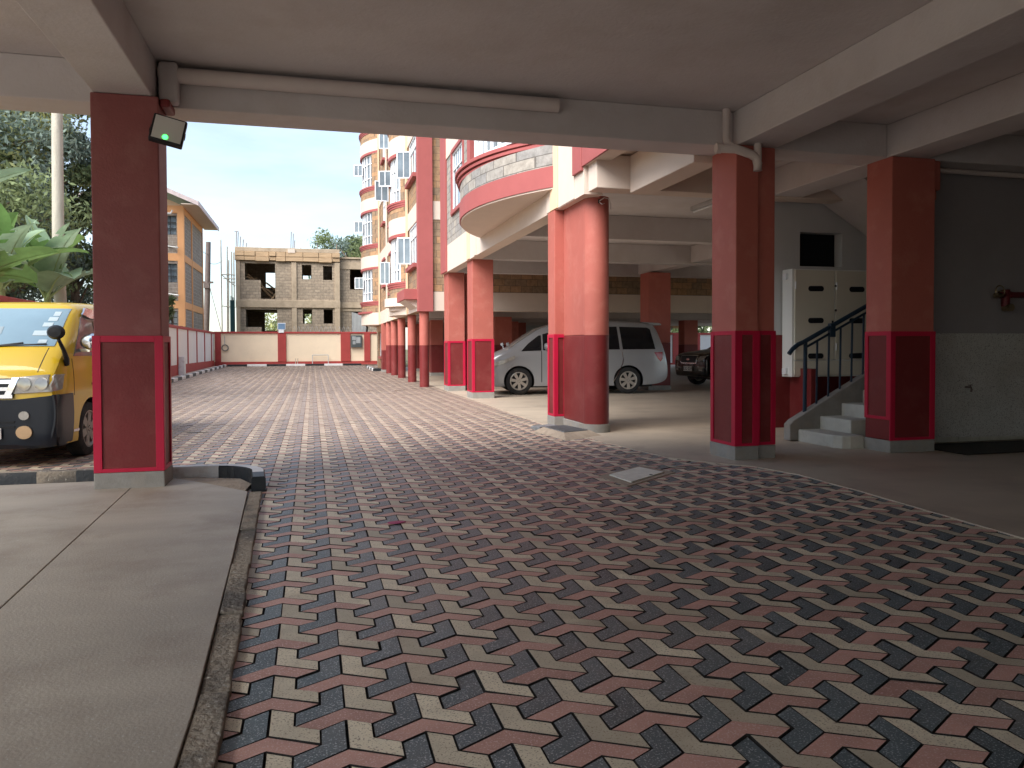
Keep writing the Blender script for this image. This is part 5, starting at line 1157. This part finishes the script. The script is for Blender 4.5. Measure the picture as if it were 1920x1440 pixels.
def yellow_van():
    root = thing('parked_van', 'yellow passenger van with black bumper parked facing out left of the pillar', 'van')
    wr = 0.345; wh = (1.02, 3.6)
    st = [(0.00,0.27,1.00,0.79,0.825,0.77,0.86),(0.04,0.23,1.10,0.825,0.842,0.785,0.92),(0.12,0.22,1.20,0.842,0.848,0.79,0.98),(0.27,0.22,1.355,0.845,0.85,0.79,1.12),(0.42,0.22,1.475,0.845,0.85,0.775,1.2),(0.70,0.22,1.72,0.845,0.85,0.745,1.24),
          (0.92,0.22,1.885,0.845,0.85,0.725,1.25),(1.12,0.22,1.945,0.845,0.85,0.72,1.25),(1.6,0.22,1.975,0.845,0.85,0.72,1.25),(2.6,0.22,1.985,0.845,0.85,0.72,1.25),(4.0,0.22,1.975,0.845,0.85,0.72,1.25),(4.45,0.24,1.94,0.84,0.845,0.71,1.25),(4.62,0.28,1.82,0.83,0.835,0.71,1.2),(4.70,0.36,1.4,0.80,0.81,0.72,1.1)]
    body, bv = car_body('body', st, [YELLOW, BLACKP], root, wh, wr, 1.16)
    for x in wh:
        for s in (-1, 1): wheel(root, x, s*0.735, wr, 0.20, STEELRIM, 'steel', s)
    underside(root, 0.35, 4.4, 0.5, 0.2, 0.5)
    F = lambda poly, n, m, p=root, **k: patch(bv, poly, 'front', n, m, p, **k)
    w = F([(-0.70,1.385),(0.70,1.385),(0.665,1.855),(-0.665,1.855)], 'windscreen', WINDSH, off=0.008)
    for a, b, c, d in ((-0.60,-0.53,1.755,1.81),(-0.60,-0.50,1.69,1.74),(-0.575,-0.47,1.62,1.67),(-0.57,-0.41,1.51,1.57),(-0.60,-0.51,1.42,1.46)): F([(a,c),(b,c),(b,d),(a,d)], 'sticker', STICK, w, off=0.012, thick=0.003)
    for a, b in ((0.10,0.22),(0.26,0.36),(-0.06,0.06)): F([(a,1.53),(b,1.53),(b-0.01,1.62),(a+0.01,1.62)], 'sticker', mat('faded window tag', (0.30, 0.37, 0.41)), w, off=0.012, thick=0.003)
    for sg in (-1, 1): F([(sg*0.635,1.09),(sg*0.643,1.09),(sg*0.66,1.37),(sg*0.652,1.37)], 'hood_gap', BLACKP, off=0.003, thick=0.004)
    # black lower bumper wrapped round the nose
    F([(-0.86,0.20),(0.86,0.20),(0.86,0.83),(0.40,0.78),(-0.40,0.78),(-0.86,0.83)], 'bumper', VBLUE, off=0.022, thick=0.04)
    for s in (-1, 1):
        patch(bv, [(0.0,0.20),(0.40,0.23),(0.44,0.60),(0.42,0.83),(0.0,0.83)], 'side', 'bumper', VBLUE, root, side=s, off=0.022)
        patch(bv, [(0.46,0.36),(0.62,0.36),(0.62,0.39),(0.46,0.39)], 'side', 'side_strip', CHROME, root, side=s, off=0.01)
        h = F([(s*0.40,0.85),(s*0.80,0.87),(s*0.835,1.06),(s*0.62,1.05),(s*0.44,1.03)], 'headlight', LAMP, off=0.016)
        patch(bv, [(0.0,0.87),(0.16,0.89),(0.24,1.06),(0.0,1.06)], 'side', 'headlight_wrap', LAMP, h, side=s, off=0.014)
        for c, r in ((0.52, 0.075), (0.70, 0.07)): F([(s*c + r*math.cos(2*math.pi*q/14), 0.955 + r*math.sin(2*math.pi*q/14)) for q in range(14)], 'reflector', LAMPD, h, off=0.024)
        F([(s*0.52 + 0.055*math.cos(2*math.pi*q/14), 0.60 + 0.05*math.sin(2*math.pi*q/14)) for q in range(14)], 'fog_light', LAMP, off=0.04)
        F([(s*0.52 + 0.085*math.cos(2*math.pi*q/18), 0.41 + 0.075*math.sin(2*math.pi*q/18)) for q in range(18)], 'reflector_disc', mat('amber reflector', (0.55, 0.38, 0.22), 0.3, 0.1, 8), off=0.045)
        S = lambda poly, n, m, p=root, **k: patch(bv, poly, 'side', n, m, p, side=s, **k)
        d = S([(0.56,1.27),(1.62,1.27),(1.62,1.83),(1.18,1.83),(0.98,1.75)], 'door_window', CARGLASS if s > 0 else mat('hazy side glass', (0.16, 0.16, 0.155), 0.08, 0.3, 4, spec=0.8), off=0.008)
        S([(1.20,1.74),(1.64,1.74),(1.64,1.86),(1.16,1.86),(1.0,1.78)], 'window_visor', CHROME, d, off=0.04)
        S([(1.30,1.29),(1.60,1.29),(1.60,1.72),(1.30,1.72)], 'open_gap', CARGLASS, d, off=0.012)
        S([(1.80,1.27),(2.95,1.27),(2.95,1.80),(1.86,1.80)], 'side_window', CARGLASS); S([(3.05,1.27),(4.3,1.27),(4.22,1.80),(3.05,1.80)], 'side_window', CARGLASS)
        S([(0.50,0.80),(0.508,0.80),(0.508,1.24),(0.50,1.24)], 'door_gap', BLACKP, off=0.003, thick=0.004); S([(1.70,0.30),(1.712,0.30),(1.765,1.85),(1.752,1.85)], 'door_gap', BLACKP, off=0.003, thick=0.004)
        S([(1.36,1.08),(1.58,1.08),(1.58,1.02),(1.36,1.02)], 'door_handle', CHROME, off=0.035)
        m = MB(); m.lathe([(0.001,-0.07),(0.08,-0.06),(0.115,0.0),(0.11,0.05),(0.001,0.06)], (0, 0, 0), 'x', 20); m.v = [(0.72+v[0], s*0.985+v[1]*1.25, 1.44+v[2]*0.95) for v in m.v]; m.box(0.70, 0.80, s*0.82, s*0.96, 1.32, 1.36)
        m.build('door_mirror', CHROME, root, smooth=True)
        S([(1.06,1.01),(1.16,1.01),(1.16,1.03),(1.06,1.03)], 'door_lettering', INK, off=0.004, thick=0.003); S([(1.04,0.90),(1.18,0.90),(1.18,0.93),(1.04,0.93)], 'door_lettering', INK, off=0.004, thick=0.003); S([(1.07,0.95),(1.15,0.95),(1.13,0.985),(1.09,0.985)], 'door_lettering', INK, off=0.004, thick=0.003)
    S2 = Matrix(((1,0,0,0),(0,0,-1,0),(0,1,0,0),(0,0,0,1)))
    text_mesh('2.5', 0.075, 'door_lettering', INK, root, Matrix.Translation((1.11, -0.858, 1.10)) @ S2, 0.001)
    # grille with chrome wings
    g = F([(-0.40,0.80),(0.40,0.80),(0.46,1.02),(-0.46,1.02)], 'grille', VBLUE, off=0.016)
    for z0, z1, a, b in ((0.965,1.0,0.43,0.36),(0.885,0.925,0.40,0.34),(0.80,0.84,0.40,0.36)): F([(-a,z0),(a,z0),(a,z1),(-a,z1)], 'grille_bar', CHROME, g, off=0.03)
    for s in (-1, 1): F([(s*0.30,0.80),(s*0.38,0.82),(s*0.47,1.02),(s*0.40,1.02)], 'grille_bar', CHROME, g, off=0.034)
    for z in (0.52, 0.46): F([(-0.42,z),(0.42,z),(0.42,z+0.02),(-0.42,z+0.02)], 'bumper_slot', BLACKP, off=0.03)
    plate(root, 'Y', (-0.05, -0.03, 0.40), 'front', 0.52, 0.125, True)
    B2 = Matrix(((0,0,-1,0),(-1,0,0,0),(0,1,0,0),(0,0,0,1)))
    t = text_mesh('e', 0.09, 'hood_lettering', INK, root, Matrix.Translation((0.072, -0.27, 1.14)) @ Matrix.Rotation(R(38), 4, 'Y') @ B2, 0.001, 0.35)
    # wiper and nearside mirror on its stalk
    m = MB(); m.tube([(0.30,-0.10,1.395),(0.335,-0.62,1.415)], 0.011, 6); m.tube([(0.29,-0.02,1.385),(0.345,-0.36,1.43)], 0.012, 6); m.tube([(0.30,0.55,1.395),(0.335,0.05,1.415)], 0.011, 6); m.build('wiper', BLACKP, root)
    m = MB(); m.tube([(0.33,-0.83,1.18),(0.28,-0.86,1.24),(0.20,-0.86,1.34),(0.16,-0.83,1.45),(0.16,-0.80,1.52)], [0.04,0.03,0.024,0.02,0.02], 8)
    st_ = m.build('stalk_mirror', BLACKP, root, smooth=True)
    m = MB(); m.lathe([(0.001,-0.05),(0.06,-0.045),(0.085,0.0),(0.07,0.03),(0.001,0.035)], (0.15,-0.80,1.55), 'x', 18); m.v = [(v[0], (v[1]+0.80)*1.2-0.80, v[2]) for v in m.v]; m.build('mirror_head', BLACKP, st_, smooth=True)
    root.location = (-3.685, 9.93, 0.0); root.rotation_euler = (0, 0, R(84))
yellow_van()

# a fallen petal on the paving
def petal():
    m = MB(); c = Vector((0.62, 5.95, 0.012)); pts = [(c.x+0.05*math.cos(w)*(1+0.4*math.cos(2*w)), c.y+0.035*math.sin(w)) for w in [2*math.pi*q/10 for q in range(10)]]
    m.prism(pts, 0.006, 0.014); single(m, 'fallen_petal', mat('pink petal', (0.45, 0.10, 0.20)), 'single pink petal lying on the chevron paving', 'petal', (0.62, 5.95, 0.0))
petal()
